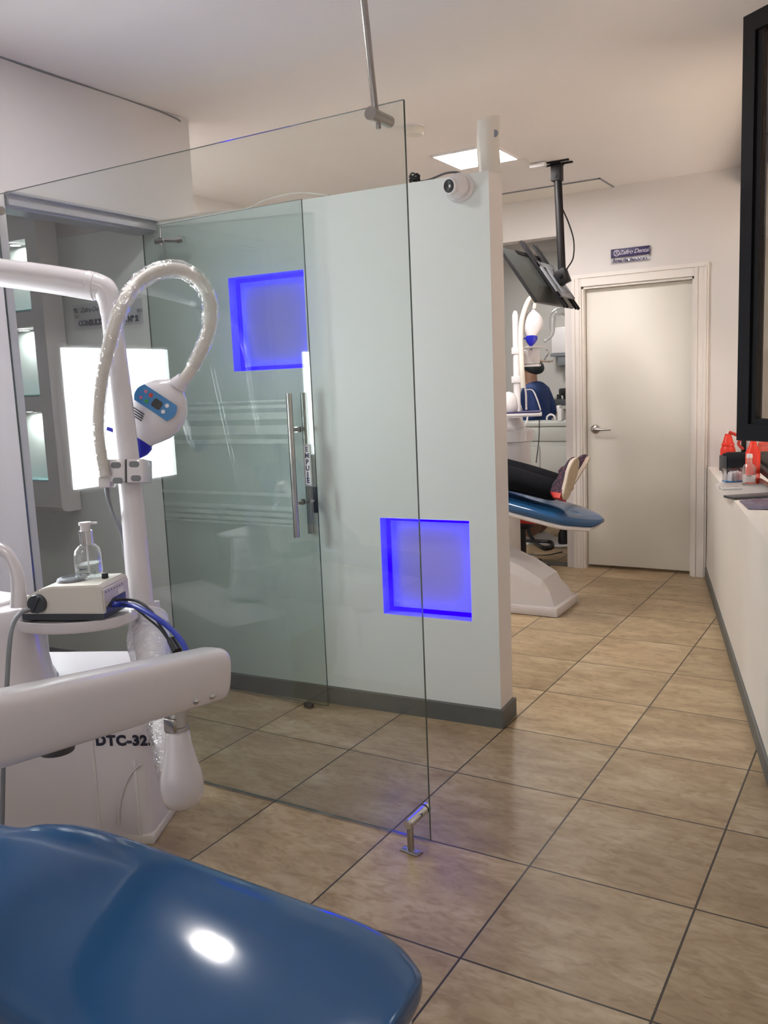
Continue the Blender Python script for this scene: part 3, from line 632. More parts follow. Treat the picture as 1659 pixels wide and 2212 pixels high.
bm = nb(); q = pB; tube(bm, [p0+V((.025, 0, -.26)), p0+V((.06, .03, -.36)), p0+V((.085, .04, -.46)), p0+V((.08, .04, -.56)), p0+V((.05, .02, -.62)), kc+V((.03, 0, .02))], .0045, 8)
tag(obj('television_cable', bm, 'black'), 'black cable bowing out beside the television pole', 'cable')
bm = nb(); rbox(bm, (-.065, -.025, -.030), (.035, .02, -.001), .010, Matrix.Translation(p0+V((-.08, -.06, 0)))); tag(obj('junction_cover', bm, 'white2'), 'white plastic outlet cover on the ceiling beside the mount plate', 'outlet')
bm = nb(); a_ = onZ(1078, 333, ZC); tube(bm, [a_+V((0, 0, -.004)), onZ(1092, 338, ZC)+V((0, 0, -.008)), onZ(1130, 340, ZC)+V((0, 0, -.004)), p0+V((-.14, -.07, -.006))], .0045, 6); tag(obj('ceiling_cable', bm, 'cream'), 'thin pale cable taped along the ceiling towards the television mount', 'cable')
# ================================================================== DENTAL CHAIRS
def cushion(bm, st, crown=.004, e=3.6, n=48, tilt=0):
    # st: list of (x, yNear, yFar, zTop, thickness)
    rings = []
    for x, y0, y1, z, th in st:
        cy, a = (y0+y1)/2, abs(y1-y0)/2
        r = []
        for k in range(n):
            u = 2*math.pi*k/n; c, s = math.cos(u), math.sin(u)
            yy = cy + a*math.copysign(abs(c)**(2/e), c); zzz = z-th/2 + th/2*math.copysign(abs(s)**(2/e), s)
            zzz -= tilt*(max(y0, y1)-yy)
            if s > 0: zzz += crown*s*(1-((yy-cy)/max(a, .001))**2)
            r.append(V((x, yy, zzz)))
        rings.append(r)
    ringloft(bm, rings)
def interp(st, n):
    P = spline([V((s[0], s[1], s[2])) for s in st], n); Q = spline([V((s[3], s[4], 0)) for s in st], n)
    return [(p.x, p.y, p.z, q.x, q.y) for p, q in zip(P, Q)]
def offset(st, d, dz, th): return [(x, y0-d if y0 < y1 else y0+d, y1+d if y0 < y1 else y1-d, z+dz, th) for x, y0, y1, z, _ in st]
t = thing('dental_chair', 'glossy blue dental chair footrest filling the lower left foreground', 'dental chair', (.55, -1.74, 0))
def slopep(x, y, dz=0):   # footrest plane, sloping gently down to the foot end
    d = ray(x, y); n = V((.085, 0, 1)); p = V((1.66, 0, .505+dz)); return CAM + d*((p-CAM).dot(n)/d.dot(n))
fe = [slopep(*q) for q in ((0, 1758), (110, 1757), (190, 1763), (300, 1796), (500, 1866), (650, 1920), (780, 1968), (850, 2012), (885, 2055), (903, 2105))]
ce = V((-.085, 0, 1)) ; cw = V((-.06, -1, 0)).normalized()
st = []
wd = [.35, .352, .355, .362, .378, .395, .40, .38, .325, .22]
st = [(-.15, -2.04, -1.70, .64, .09), (.35, -2.03, -1.70, .605, .10)]
for p, w_ in zip(fe, wd):
    off = 0
    st.append((p.x, p.y-w_, p.y+.012, p.z, [.125, .125, .125, .12, .12, .115, .11, .10, .08, .055][wd.index(w_)]))
st.append((fe[-1].x+.012, fe[-1].y-.16, fe[-1].y-.06, fe[-1].z-.006, .03)); st.append((fe[-1].x+.015, fe[-1].y-.13, fe[-1].y-.09, fe[-1].z-.014, .012))
bm = nb(); cushion(bm, interp(st, 5), .007, tilt=.15); obj('footrest_cushion', bm, 'bluepu', t, sharp=80)
bm = nb(); cushion(bm, interp([(x, y0+.035, y1-.035, z-th+.012, .03) for x, y0, y1, z, th in st[:-1]], 4), tilt=.15); obj('footrest_shell', bm, 'white', t, sharp=60)
bk = [(-.15, -2.04, -1.68, .64, .10), (-.22, -2.05, -1.67, .69, .10), (-.35, -2.07, -1.67, .82, .09), (-.50, -2.07, -1.69, 1.0, .08), (-.60, -2.02, -1.74, 1.12, .06)]
bm = nb(); cushion(bm, interp(bk, 5)); obj('backrest', bm, 'bluepu', t, sharp=80)
def pedestal(x0, x1, y0, y1, zc, parent, nm='base'):
    # long tapering white floor base with a flared plinth; the foot end at x1
    bm = nb(); rbox(bm, (x0, y0, .001), (x1, y1, .055), .006); obj('base_plinth', bm, 'white', parent)
    bm = nb(); L_ = x1-x0
    def sec(x, h, w): cy = (y0+y1)/2; return [V((x, cy-w, .05)), V((x, cy-w*.90, .05+h*.75)), V((x, cy-w*.72, .05+h)), V((x, cy+w*.72, .05+h)), V((x, cy+w*.90, .05+h*.75)), V((x, cy+w, .05))]
    hw = (y1-y0)/2-.02
    S_ = [(x0+.02, .33, hw), (x1-.62*L_, .33, hw), (x1-.42*L_, .29, hw), (x1-.26*L_, .23, hw), (x1-.12*L_, .155, hw*.98)]
    rr = [sec(*q) for q in S_]
    f = sec(x1-.025, .0, hw*.95); top = sec(x1-.09, .115, hw*.93); rr.append(top); rr.append([V((x1-.025, p.y, .05)) if i in (0, 5) else V((x1-.032+(-.04 if i in (2, 3) else -.02), p.y, .05+ (.085 if i in (2, 3) else .06))) for i, p in enumerate(top)])
    ringloft(bm, rr); obj('base_cover', bm, 'white', parent, sharp=22)
    bm = nb(); rbox(bm, (x0+.02, (y0+y1)/2-.10, .30), (x0+.22, (y0+y1)/2+.10, zc), .02); obj('lift_column', bm, 'white2', parent)
pedestal(-.1, .75, -2.04, -1.66, .50, t)
# --- far chair
YN, YFR = 2.085, 2.56; YM = (YN+YFR)/2
t = thing('dental_chair', 'far blue dental chair with a person lying on it', 'dental chair', (.0, YM, 0))
def zz2(x): return .575 + (.72-x)*.255
st = [(-.62, YN-.02, YFR+.02, .60, .10), (-.35, YN-.02, YFR+.02, .60, .12), (-.12, YN-.01, YFR+.01, .665, .12), (.02, YN, YFR, .73, .095), (.15, YN, YFR, .715, .08), (.30, YN, YFR, .68, .078), (.45, YN+.005, YFR-.005, .645, .075), (.58, YN+.02, YFR-.02, .612, .07), (.66, YN+.06, YFR-.06, .592, .062), (.725, YN+.12, YFR-.13, .575, .052), (.762, YN+.18, YFR-.20, .562, .022)]
bm = nb(); cushion(bm, interp(st, 4)); obj('footrest_cushion', bm, 'bluepu', t, sharp=80)
bm = nb(); cushion(bm, interp([(x-.01, y0+.004, y1-.004, z-th+.022, .045) for x, y0, y1, z, th in st[2:-1]], 4)); obj('footrest_shell', bm, 'white', t, sharp=60)
bk = [(-.60, YN-.02, YFR+.02, .60, .10), (-.72, YN-.03, YFR+.03, .66, .10), (-.95, YN-.02, YFR+.02, .80, .09), (-1.15, YN+.03, YFR-.03, .93, .08), (-1.30, YN+.10, YFR-.10, 1.02, .06)]
bm = nb(); cushion(bm, interp(bk, 4)); obj('backrest', bm, 'bluepu', t, sharp=80)
pedestal(-.40, .555, 2.10, 2.50, .62, t)
# ================================================================== PERSON LYING ON THE FAR CHAIR
ps = thing('person', 'person lying on the far blue chair in black trousers and patterned sneakers', 'person', (0, YM, .6))
yl, yr = 2.195, 2.40
hipx, hz = -.50, .735
J = [((hipx, YM, hz), (.15, .10)), ((-.75, YM, .82), (.14, .10)), ((-.98, YM, .97), (.16, .10)), ((-1.10, YM, 1.04), (.07, .07)), ((-1.17, YM, 1.09), (.055, .055)), ((-1.27, YM, 1.17), (.085, .095)), ((-1.34, YM, 1.20), (.07, .08)),
     ((hipx+.12, yl-.01, hz+.01), .085), ((-.08, yl-.01, .865), .062), ((.16, yl-.01, .825), .050), ((.46, yl-.01, .740), .038), ((.60, yl-.02, .735), .034),
     ((hipx+.12, yr+.01, hz+.01), .085), ((-.08, yr+.01, .865), .062), ((.16, yr, .825), .050), ((.46, yr, .745), .038), ((.57, yr-.02, .74), .034),
     ((-1.0, YM-.20, .94), .055), ((-.78, YM-.27, .85), .042), ((-.55, YM-.14, .93), .034), ((-.47, YM-.06, .95), .03),
     ((-1.0, YM+.20, .94), .055), ((-.78, YM+.27, .85), .042), ((-.55, YM+.14, .93), .034), ((-.47, YM+.06, .95), .03)]
Ed = [(0,1),(1,2),(2,3),(3,4),(4,5),(5,6),(0,7),(7,8),(8,9),(9,10),(10,11),(0,12),(12,13),(13,14),(14,15),(15,16),(2,17),(17,18),(18,19),(19,20),(2,21),(21,22),(22,23),(23,24)]
skin('body', J, Ed, 'skin', ps)
tr = nb()
# trousers: hip + two legs, wide hems
def leg(bm, y, off=0):
    P = [V((hipx-.05, y+(.02 if y < YM else -.02), hz+.01)), V((hipx+.15, y, hz+.04)), V((-.08, y, .865)), V((.10, y, .835)), V((.30, y+.002, .795)), V((.45+off, y+.004, .757)), V((.555+off, y+.006, .730))]
    Rr = [.125, .115, .093, .082, .073, .068, .066]
    n = 16; rings = []
    for i, p in enumerate(P):
        tdir = (P[min(i+1, 6)]-P[max(i-1, 0)]).normalized(); x, yv = frame(tdir)
        rings.append([p + (x*math.cos(2*math.pi*k/n) + yv*math.sin(2*math.pi*k/n))*Rr[i]*(1+.07*noise.noise(V((i*1.7, k*.8, y*5)))) for k in range(n)])
    ringloft(bm, rings)
leg(tr, yl, 0); leg(tr, yr, -.01)
o = obj('trousers', tr, 'trouser', ps, sharp=70); md = o.modifiers.new('sub', 'SUBSURF'); md.levels = 1; md.render_levels = 2
sh = skin('shirt', [((hipx, YM, hz+.01), (.155, .115)), ((-.75, YM, .835), (.155, .12)), ((-.98, YM, .98), (.17, .11)), ((-1.08, YM, 1.03), (.08, .08)), ((-1.0, YM-.20, .95), .065), ((-.86, YM-.24, .89), .058), ((-1.0, YM+.20, .95), .065), ((-.86, YM+.24, .89), .058)], [(0,1),(1,2),(2,3),(2,4),(4,5),(2,6),(6,7)], mat('grey_shirt', (.25, .25, .28), .8), ps)
M['shoe'] = None
def shoemat():
    m = mat('patterned_shoe_knit', (.03, .008, .03), .7, var=.2); nt = m.node_tree; b = nt.nodes['Principled BSDF']
    v = nt.nodes.new('ShaderNodeTexVoronoi'); v.inputs['Scale'].default_value = 75; tc = nt.nodes.new('ShaderNodeTexCoord'); nt.links.new(tc.outputs['Object'], v.inputs['Vector'])
    cr = nt.nodes.new('ShaderNodeValToRGB'); cr.color_ramp.interpolation = 'CONSTANT'; e = cr.color_ramp.elements; e[0].color = (.55, .10, .22, 1); e[1].position = .21; e[1].color = (.022, .007, .022, 1)
    nt.links.new(v.outputs['Distance'], cr.inputs[0]); nt.links.new(cr.outputs[0], b.inputs['Base Color']); return m
M['shoe'] = shoemat()
def shoe(heel, toe, snorm, lab):
    heel, toe = V(heel), V(toe); L_ = (toe-heel); ln = L_.length; ex = L_/ln; en = V(snorm); en = (en-ex*en.dot(ex)).normalized(); ey = ex.cross(en)
    # sole: outline in (ex, ey), thickness along en (en points out of the sole)
    def width(u): return .036 + .012*math.sin(math.pi*min(1, max(0, (u-.25)/.75))**.8) - .006*math.exp(-((u-.42)/.12)**2)
    out = []
    N_ = 18
    up, dn = [], []
    for i in range(N_+1):
        u = i/N_; w = width(u)*math.sqrt(max(0, 1-abs(2*u-1)**5.0)); up.append((u*ln, w)); dn.append((u*ln, -w))
    poly = up + dn[::-1][1:-1]
    bm = nb(); ringloft(bm, [[heel+ex*a+ey*b*s+en*k for a, b in poly] for k, s in ((0, .90), (-.006, 1.0))]); so = obj('sole', bm, 'sole', ps, sharp=50)
    bm = nb(); ringloft(bm, [[heel+ex*a+ey*b*s+en*k for a, b in poly] for k, s in ((-.006, 1.0), (-.026, .97))]); obj('midsole', bm, 'solew', so, sharp=50)
    # upper: loft of half-ellipses along the foot axis
    rings = []
    for u, h, ws in ((.005, .045, .5), (.05, .085, .85), (.15, .105, .92), (.28, .100, .9), (.42, .080, .9), (.58, .060, .92), (.75, .046, .92), (.88, .036, .85), (.97, .022, .6), (.995, .01, .3)):
        w = max(.012, width(u)*ws); r = []
        for k in range(13):
            a = math.pi*k/12; r.append(heel + ex*(u*ln) + ey*(w*math.cos(a)) - en*(.020+h*math.sin(a)**.8))
        rings.append(r)
    bm = nb(); ringloft(bm, rings); obj('shoe_upper', bm, 'shoe', so, sharp=70)
    bm = nb(); rings = []
    for u in (.0, .06, .12):
        rings.append([heel + ex*(u*ln-.003) + ey*((width(.1)+.0005)*math.cos(math.pi*k/10)) - en*(.020+(.06+.3*u)*math.sin(math.pi*k/10)**.8) for k in range(11)])
    ringloft(bm, rings, cap=True); obj('heel_counter', bm, 'redpad', so, sharp=60)
shoe(at(1222, 1080, 5.0), at(1249, 989, 5.03), V((.97, -.22, -.05)), '')
shoe(at(1238, 1050, 5.22), at(1274, 988, 5.28), V((.80, .52, -.35)), '')
# ================================================================== FAR DENTAL UNIT
DU = 5.82
def bp(x, y, D=DU): return at(x, y, D)
uo = bp(1115, 1000); t = thing('dental_unit', 'far white dental unit with pole and round spittoon beside the person', 'dental unit', (uo.x, uo.y, 0))
bm = nb(); cyl(bm, bp(1118, 905), bp(1113, 680), .0235, .021); cyl(bm, bp(1113, 682), bp(1113, 672), .021, .012); obj('pole', bm, 'white', t)
for ya, yb_ in ((750, 766), (812, 828)):
    bm = nb(); rbox(bm, (-.035, -.03, -.022), (.05, .03, .022), .003, Matrix.Translation(bp(1116, (ya+yb_)/2)) @ Matrix.Rotation(math.radians(25), 4, 'Z'))
    obj('clamp', bm, 'white2', t)
sb = bp(1116, 1002, 5.84)
bm = nb(); lathe(bm, [(0, 0), (.085, 0), (.10, .01), (.103, .12), (.106, .20), (.125, .205), (.128, .275), (.10, .285), (.065, .30), (.055, .36), (.0, .37)], (sb.x-.01, sb.y, sb.z-.05)); obj('spittoon', bm, 'white', t)
bm = nb(); rbox(bm, (sb.x-.42, sb.y-.10, .001), (sb.x-.075, sb.y+.25, sb.z-.05), .02); obj('cabinet', bm, 'white2', t)
bm = nb(); tube(bm, [bp(1104, 935), bp(1125, 928), bp(1137, 912), bp(1140, 896)], .006, 8); tube(bm, [bp(1131, 826), bp(1136, 850), bp(1137, 885)], .007, 8); tube(bm, [bp(1135, 842), bp(1150, 843), bp(1160, 862), bp(1168, 886)], .0045, 8); obj('hoses', bm, 'white', t)
tc_ = bp(1130, 893, 5.62); t = thing('instrument_tray', 'white swing tray with a dark blue mat beside the far pole', 'tray', tuple(tc_))
mt = Matrix.Translation(tc_) @ Matrix.Rotation(math.radians(20), 4, 'Z')
bm = nb(); rbox(bm, (-.15, -.12, -.018), (.12, .12, .004), .006, mt); obj('tray', bm, 'white', t)
bm = nb(); rbox(bm, (-.13, -.11, .0045), (.11, .11, .012), .003, mt); obj('mat', bm, 'purple', t)
bm = nb(); lathe(bm, [(0, 0), (.055, 0), (.06, .03), (.05, .09), (.03, .12), (0, .13)], tc_+V((-.085, -.03, .013))); tag(obj('water_jar', bm, 'white2'), 'rounded white jar on the blue tray mat beside the far pole', 'jar')
t = thing('instrument_box', 'white instrument box with shelf and wire hoses above the dentist head', 'instrument holder', tuple(bp(1148, 775)))
mt = Matrix.Translation(bp(1150, 772, 5.9)) @ Matrix.Rotation(math.radians(27), 4, 'Z')
bm = nb(); rbox(bm, (-.06, -.05, -.045), (.045, .05, .048), .006, mt); obj('box', bm, 'white', t)
bm = nb(); rbox(bm, (-.065, -.055, -.062), (.05, .055, -.047), .003, mt); obj('box_base', bm, 'white2', t)
bm = nb(); rbox(bm, (-.05, -.05, .060), (.082, .05, .074), .003, mt); rbox(bm, (-.02, -.01, .045), (.0, .01, .064), .002, mt); obj('shelf', bm, 'white2', t)
bm = nb(); tube(bm, [bp(1165, 788, 5.5), bp(1176, 776, 5.5), bp(1184, 764, 5.5), bp(1183, 757, 5.5), bp(1178, 757, 5.5)], .0035, 6); tube(bm, [bp(1166, 778, 5.5), bp(1182, 781, 5.5), bp(1194, 780, 5.5)], .006, 8); tube(bm, [bp(1166, 772, 5.5), bp(1172, 780, 5.5), bp(1180, 776, 5.5)], .0035, 6); obj('instrument', bm, 'chrome', t)
# ================================================================== WHITENING LAMPS
def glight(root, S, head, e1, e2, e3, scale, film=True):
    # head: position of head centre; e1 down the head, e2 across, e3 towards the viewer side
    prof = [(-.098, .013, .013), (-.088, .017, .016), (-.078, .030, .024), (-.062, .050, .034), (-.038, .068, .042), (-.008, .078, .046), (.022, .078, .046), (.048, .069, .043), (.070, .055, .038), (.088, .042, .034), (.100, .036, .031)]
    bm = nb(); n = 36
    def R_(a, w, d): return [head + e1*a*S + (e2*math.cos(2*math.pi*k/n)*w + e3*math.copysign(abs(math.sin(2*math.pi*k/n))**.75, math.sin(2*math.pi*k/n))*d)*S for k in range(n)]
    ringloft(bm, [R_(*p) for p in prof]); obj('lamp_head', bm, 'white', root, sharp=60)
    bm = nb(); ringloft(bm, [R_(.094, .038, .033), R_(.104, .044, .031), R_(.122, .042, .026), R_(.145, .028, .018), R_(.165, .010, .008)])
    prism(bm, [(-.036, 0), (.0, .0), (-.085, -.022), (-.088, -.012)], head+e1*.104*S, e2*S, -e1*S, e3*S, .012)
    obj('blue_nozzle', bm, 'nozzle', root, sharp=50)['label'] = 'bright blue nozzle guard'
    return R_
def face(root, S, head, e1, e2, e3):
    o = head + e3*.0465*S
    def pl(nm, poly, h, m, dz=0, parent=root): 
        bm = nb(); prism(bm, poly, o+e3*dz*S, e2*S, e1*S, e3*S, h); return obj(nm, bm, m, parent, smooth=False)
    w, h = .120, .050
    lens = []
    for k in range(9): a = -1+2*k/8; lens.append((w/2-.010*abs(a)**2*1.0, a*h/2))
    for k in range(9): a = 1-2*k/8; lens.append((-w/2+.010*abs(a)**2*1.0-.004, a*h/2))
    cp = pl('control_panel', [(x-.002, y-.012) for x, y in lens], .003, 'panelblue', -.002); cp['label'] = 'blue control panel label'
    def q(nm, cx, cy, r, m, sq=False, w_=0, h_=0):
        poly = [(cx+x, cy+y-.012) for x, y in (rrect(w_, h_, .006) if sq else [(r*math.cos(a), r*math.sin(a)) for a in [2*math.pi*k/14 for k in range(14)]])]
        pl(nm, poly, .0012, m, .0012, cp)
    q('display', .002, .001, 0, 'black', True, .027, .024)
    q('button', -.042, -.011, .0045, 'pink'); q('button', -.044, .010, .0045, 'pink'); q('button', -.025, -.010, .0058, 'redpad'); q('button', -.026, .010, .0052, 'green')
    q('button', .027, -.010, .0056, 'white2'); q('button', .027, .009, .0056, 'white2')
    bm = nb()
    for k in range(4): prism(bm, [(-.052+.001*k, .030+.0062*k), (-.012+.001*k, .030+.0062*k), (-.012+.001*k, .0325+.0062*k), (-.052+.001*k, .0325+.0062*k)], o-e3*.0035*S, e2*S, e1*S, e3*S, .003*S+.0)
    obj('vent_slots', bm, 'black', root, smooth=False)
c1 = at(268, 1023, 2.64)
wl = thing('whitening_lamp', 'white whitening lamp with plastic-wrapped gooseneck clamped to the near pole', 'lamp', tuple(c1))
gp_ = [(226, 1030, 2.60), (216, 970, 2.60), (211, 910, 2.60), (218, 830, 2.60), (230, 770, 2.60), (249, 700, 2.62), (268, 650, 2.66), (300, 608, 2.72), (345, 585, 2.76), (390, 583, 2.80), (430, 608, 2.83), (452, 650, 2.84), (453, 700, 2.84), (440, 745, 2.84), (415, 795, 2.84), (396, 822, 2.84)]
gp3 = [at(*q) for q in gp_]
bm = nb(); tube(bm, gp3, [px(11.5, 2.6), px(13, 2.7), px(13, 2.9), px(12, 2.9)], 16, 8); obj('gooseneck', bm, 'cream', wl, sharp=80)
bm = nb(); tube(bm, gp3[:-1], [px(13.5, 2.6), px(15, 2.6), px(17, 2.7), px(19, 2.9), px(18, 2.9), px(15, 2.9)], 14, 10, wob=.0055); obj('plastic_sleeve', bm, 'film', wl, sharp=25)
r1, u1 = cA, cB
e2 = (r1*.835 - u1*.55).normalized(); e1 = (-r1*.55 - u1*.835).normalized(); e3 = -cF
hc = at(343, 884, 2.86)
glight(wl, 1.20, hc, e1, e2, e3, 1); face(wl, 1.20, hc, e1, e2, e3)
bm = nb(); cyl(bm, at(397, 816, 2.84), at(384, 834, 2.85), px(14, 2.9), px(19, 2.9)); obj('neck_ferrule', bm, 'white', wl)
cm = Matrix.Translation(c1) @ Matrix((cA, cF, cB)).transposed().to_4x4() @ Matrix.Rotation(math.radians(-1), 4, 'Y')
k_ = 2.64/FPX
bm = nb(); rbox(bm, (-48*k_, -.026, -18*k_), (7*k_, .075, 30*k_), .003, cm); rbox(bm, (-50*k_, -.03, -30*k_), (-24*k_, .03, 6*k_), .006, cm); obj('clamp_block', bm, 'white', wl)
bm = nb(); rbox(bm, (11*k_, -.026, -20*k_), (47*k_, .075, 30*k_), .003, cm); obj('clamp_block', bm, 'white', wl)
bm = nb(); rbox(bm, (6*k_, -.018, -20*k_), (12*k_, .07, 30*k_), .001, cm); obj('clamp_gap', bm, 'dgrey', wl)
for cx, cz_ in ((-12, 17), (-8, -16), (27, 19), (31, -11)):
    bm = nb(); prism(bm, rrect(22*k_, 13*k_, 6*k_), c1 + cA*cx*k_ + cB*cz_*k_ - cF*.0262, cA, cB, cF, .003); obj('screw_recess', bm, 'mgrey', wl)
bm = nb(); tube(bm, [at(230, 1048, 2.62), at(234, 1075, 2.64), at(245, 1110, 2.7), at(262, 1148, 2.8), at(272, 1200, 2.85), at(278, 1270, 2.85)], px(5, 2.7), 8); obj('power_cable', bm, 'mgrey', wl)
# far lamp
c2 = bp(1130, 825); wl2 = thing('whitening_lamp', 'far white gooseneck lamp with blue nozzle hanging below the television', 'lamp', tuple(c2))
bm = nb(); tube(bm, [bp(1130, 838, 5.74), bp(1127, 790, 5.72), bp(1125, 735, 5.72), bp(1127, 695, 5.72), bp(1137, 660, 5.72), bp(1147, 644, 5.74), bp(1154, 650, 5.76), bp(1153, 668, 5.76)], px(6, 5.4), 12); obj('gooseneck', bm, 'cream', wl2, sharp=80)
glight(wl2, .92, bp(1150, 698, 5.76), (-cB*.995+cA*-.06).normalized(), cA, -cF, 1)
# ================================================================== NEAR DENTAL UNIT
U = V((math.cos(math.radians(25)), math.sin(math.radians(25)), 0)); VV = V((-U.y, U.x, 0)); FR = V((.285, -.865, 0))
un = thing('dental_unit', 'near white dental unit with lettered cabinet, pole and long tray arm', 'dental unit', tuple(FR-U*.35+VV*.14))
um = Matrix.Translation(FR) @ Matrix((U, VV, pZ)).transposed().to_4x4()
def UP(a, b, c): return um @ V((a, b, c))
bm = nb(); poly = [(-.85, 0), (-.03, 0), (-.01, .008), (0, .03), (0, .25), (-.03, .278), (-.85, .278)]
ringloft(bm, [[UP(a, b, z) for a, b in poly] for z in (.012, .53)]+[[UP(a*(1)-.006, b*.96+.006, .542) for a, b in poly]]); obj('cabinet', bm, 'white', un, sharp=30)
bm = nb()
rbox(bm, (-.175, -.004, .02), (-.163, .002, .50), .001, um); rbox(bm, (-.042, -.004, .02), (-.032, .002, .28), .001, um)
tube(bm, [UP(-.105, -.003, .06), UP(-.098, -.004, .12), UP(-.08, -.004, .18), UP(-.05, -.004, .235), UP(-.018, -.004, .265)], .004, 6)
obj('cabinet_trim', bm, 'white2', un)
bm = nb(); rbox(bm, (-.86, -.006, .0005), (.006, .28, .03), .004, um); obj('cabinet_foot', bm, 'cream', un)
text('cabinet_lettering', 'DTC-325', .0445, UP(-.060, -.0015, .340), U, pZ, 'ink', un, bold=.0024, depth=.0006, space=1.14)
# pole
PD = 2.72
bm = nb(); tube(bm, [at(312, 1400, PD), at(300, 1250, PD), at(285, 1080, PD), at(266, 900, PD), at(252, 780, PD), at(243, 700, PD), at(238, 665, PD)], [px(29, PD), px(26, PD), px(24, PD), px(22, PD), px(21, PD)], 24, 6); obj('pole', bm, 'white', un, sharp=80)
bm = nb(); tube(bm, [at(240, 680, PD), at(236, 650, PD), at(226, 627, PD), at(208, 619, PD), at(190, 616, PD)], [px(22, PD), px(27, PD), px(31, PD)], 24, 8); obj('elbow', bm, 'white', un, sharp=80)
bm = nb(); tube(bm, [at(206, 619, PD), at(100, 602, PD), at(0, 589, PD), at(-160, 568, PD), at(-330, 548, PD)], [px(30.5, PD), px(29.5, PD)], 24, 6); obj('overhead_arm', bm, 'white', un, sharp=80)
bm = nb(); cyl(bm, at(304, 1325, PD), at(302, 1303, PD), px(42, PD), px(42, PD), 32); obj('tray_collar', bm, 'white2', un)
# round tray
tc1 = at(160, 1324, 2.60); tz = tc1.z
bm = nb(); n = 36; poly = [(math.cos(2*math.pi*k/n)*.190, math.sin(2*math.pi*k/n)*.135) for k in range(n)]
def TP(a, b, z): return V((tc1.x, tc1.y, 0)) + U*a + VV*b + pZ*z
ringloft(bm, [[TP(a*s, b*s, z) for a, b in poly] for s, z in ((.86, tz-.030), (.97, tz-.028), (1, tz-.022), (1, tz+.003), (.97, tz+.004), (.96, tz-.004), (.5, tz-.004))])
pc = at(302, 1320, PD); rbox(bm, (0, -.03, -.02), ((V((pc.x, pc.y, tz))-V((tc1.x, tc1.y, tz))).length, .03, 0), .004, Matrix.Translation(V((tc1.x, tc1.y, tz-.005))) @ V((1, 0, 0)).rotation_difference(V((pc.x-tc1.x, pc.y-tc1.y, 0))).to_matrix().to_4x4())
obj('round_tray', bm, 'white', un, sharp=40)
# wrapped lower arm + plastic film
bm = nb(); tube(bm, [at(325, 1335, 2.70), at(325, 1375, 2.64), at(330, 1430, 2.52), at(342, 1500, 2.38), at(358, 1590, 2.24), at(378, 1680, 2.16)], [px(37, 2.7), px(36, 2.6), px(30, 2.4), px(26, 2.3), px(28, 2.1)], 24, 8); obj('lower_arm', bm, 'white', un, sharp=80)
bm = nb(); tube(bm, [at(322, 1345, 2.68), at(322, 1385, 2.60), at(328, 1440, 2.49), at(342, 1510, 2.34), at(356, 1590, 2.2), at(374, 1670, 2.12)], [px(41, 2.7), px(46, 2.6), px(36, 2.4), px(32, 2.3), px(34, 2.1)], 20, 8, wob=.006); obj('plastic_cover', bm, 'film', un, sharp=30)
# knuckle
kT, kB_ = at(383, 1575, 2.02), at(398, 1747, 2.02); kax = (kB_-kT).normalized()
bm = nb(); S1 = 2.02/FPX
lathe(bm, [(0, 0), (25*S1, 0), (28*S1, 10*S1), (31*S1, 35*S1), (38*S1, 65*S1), (47*S1, 95*S1), (50*S1, 120*S1), (48*S1, 145*S1), (38*S1, 163*S1), (20*S1, 171*S1), (0, 173*S1)], kT, kax, sy=.85); obj('knuckle', bm, 'white', un, sharp=80)
bm = nb(); lathe(bm, [(0, -42*S1), (22*S1, -42*S1), (22*S1, -6*S1), (26*S1, -5*S1), (26*S1, 3*S1), (0, 3*S1)], kT+kax*0, kax); rbox(bm, (-.012, -.03, 0), (.02, -.02, .03), .002, Matrix.Translation(kT+V((0, 0, .003)))); obj('steel_joint', bm, 'steel', un)
bm = nb(); rbox(bm, (-.03, -.01, .01), (-.012, .02, .045), .003, Matrix.Translation(kT)); obj('black_spacer', bm, 'black', un)
# long tray arm
bR, bL = at(453, 1456, 2.0), at(0, 1572, 1.43); bd = (bL-bR).normalized(); bLL = bR + bd*((bL-bR).length*1.5)
bz = V((0, 0, 1)); bz = (bz-bd*bz.dot(bd)).normalized(); by = bd.cross(bz)
hh, ww = 57*2.0/FPX, .048
def bsec(c, s=1.0): return [c + by*(b*s) + bz*(a*s) for a, b in superell(0, 0, hh, ww, 3.6, 40)]
bm = nb(); e0 = bR - bd*.012
ringloft(bm, [bsec(e0-bd*.014, .55), bsec(e0-bd*.0125, .78), bsec(e0-bd*.008, .92), bsec(e0, .985), bsec(e0+bd*.012, 1.0), bsec(bLL, 1.0)]); obj('tray_arm', bm, 'white', un, sharp=60)
toC = by if by.dot(CAM-bR) > 0 else -by
for qx, qy in ((395, 1518), (427, 1508)):
    w_ = (qx-427)/32.0
    c = bR + bd*(.060+ (.062 if qx == 395 else 0)) - bz*.036 + toC*(ww*.95)
    bm = nb(); lathe(bm, [(0, -.004), (.0085, -.004), (.0085, .002), (.0055, .0062), (0, .008)], c, toC, 16); obj('screw', bm, 'chrome', un)
bm = nb(); lathe(bm, [(0, 0), (.045, 0), (.05, .02), (.04, .03), (0, .03)], at(123, 1622, 2.3), (0, 0, 1)); obj('drain_cap', bm, 'dgrey', un)
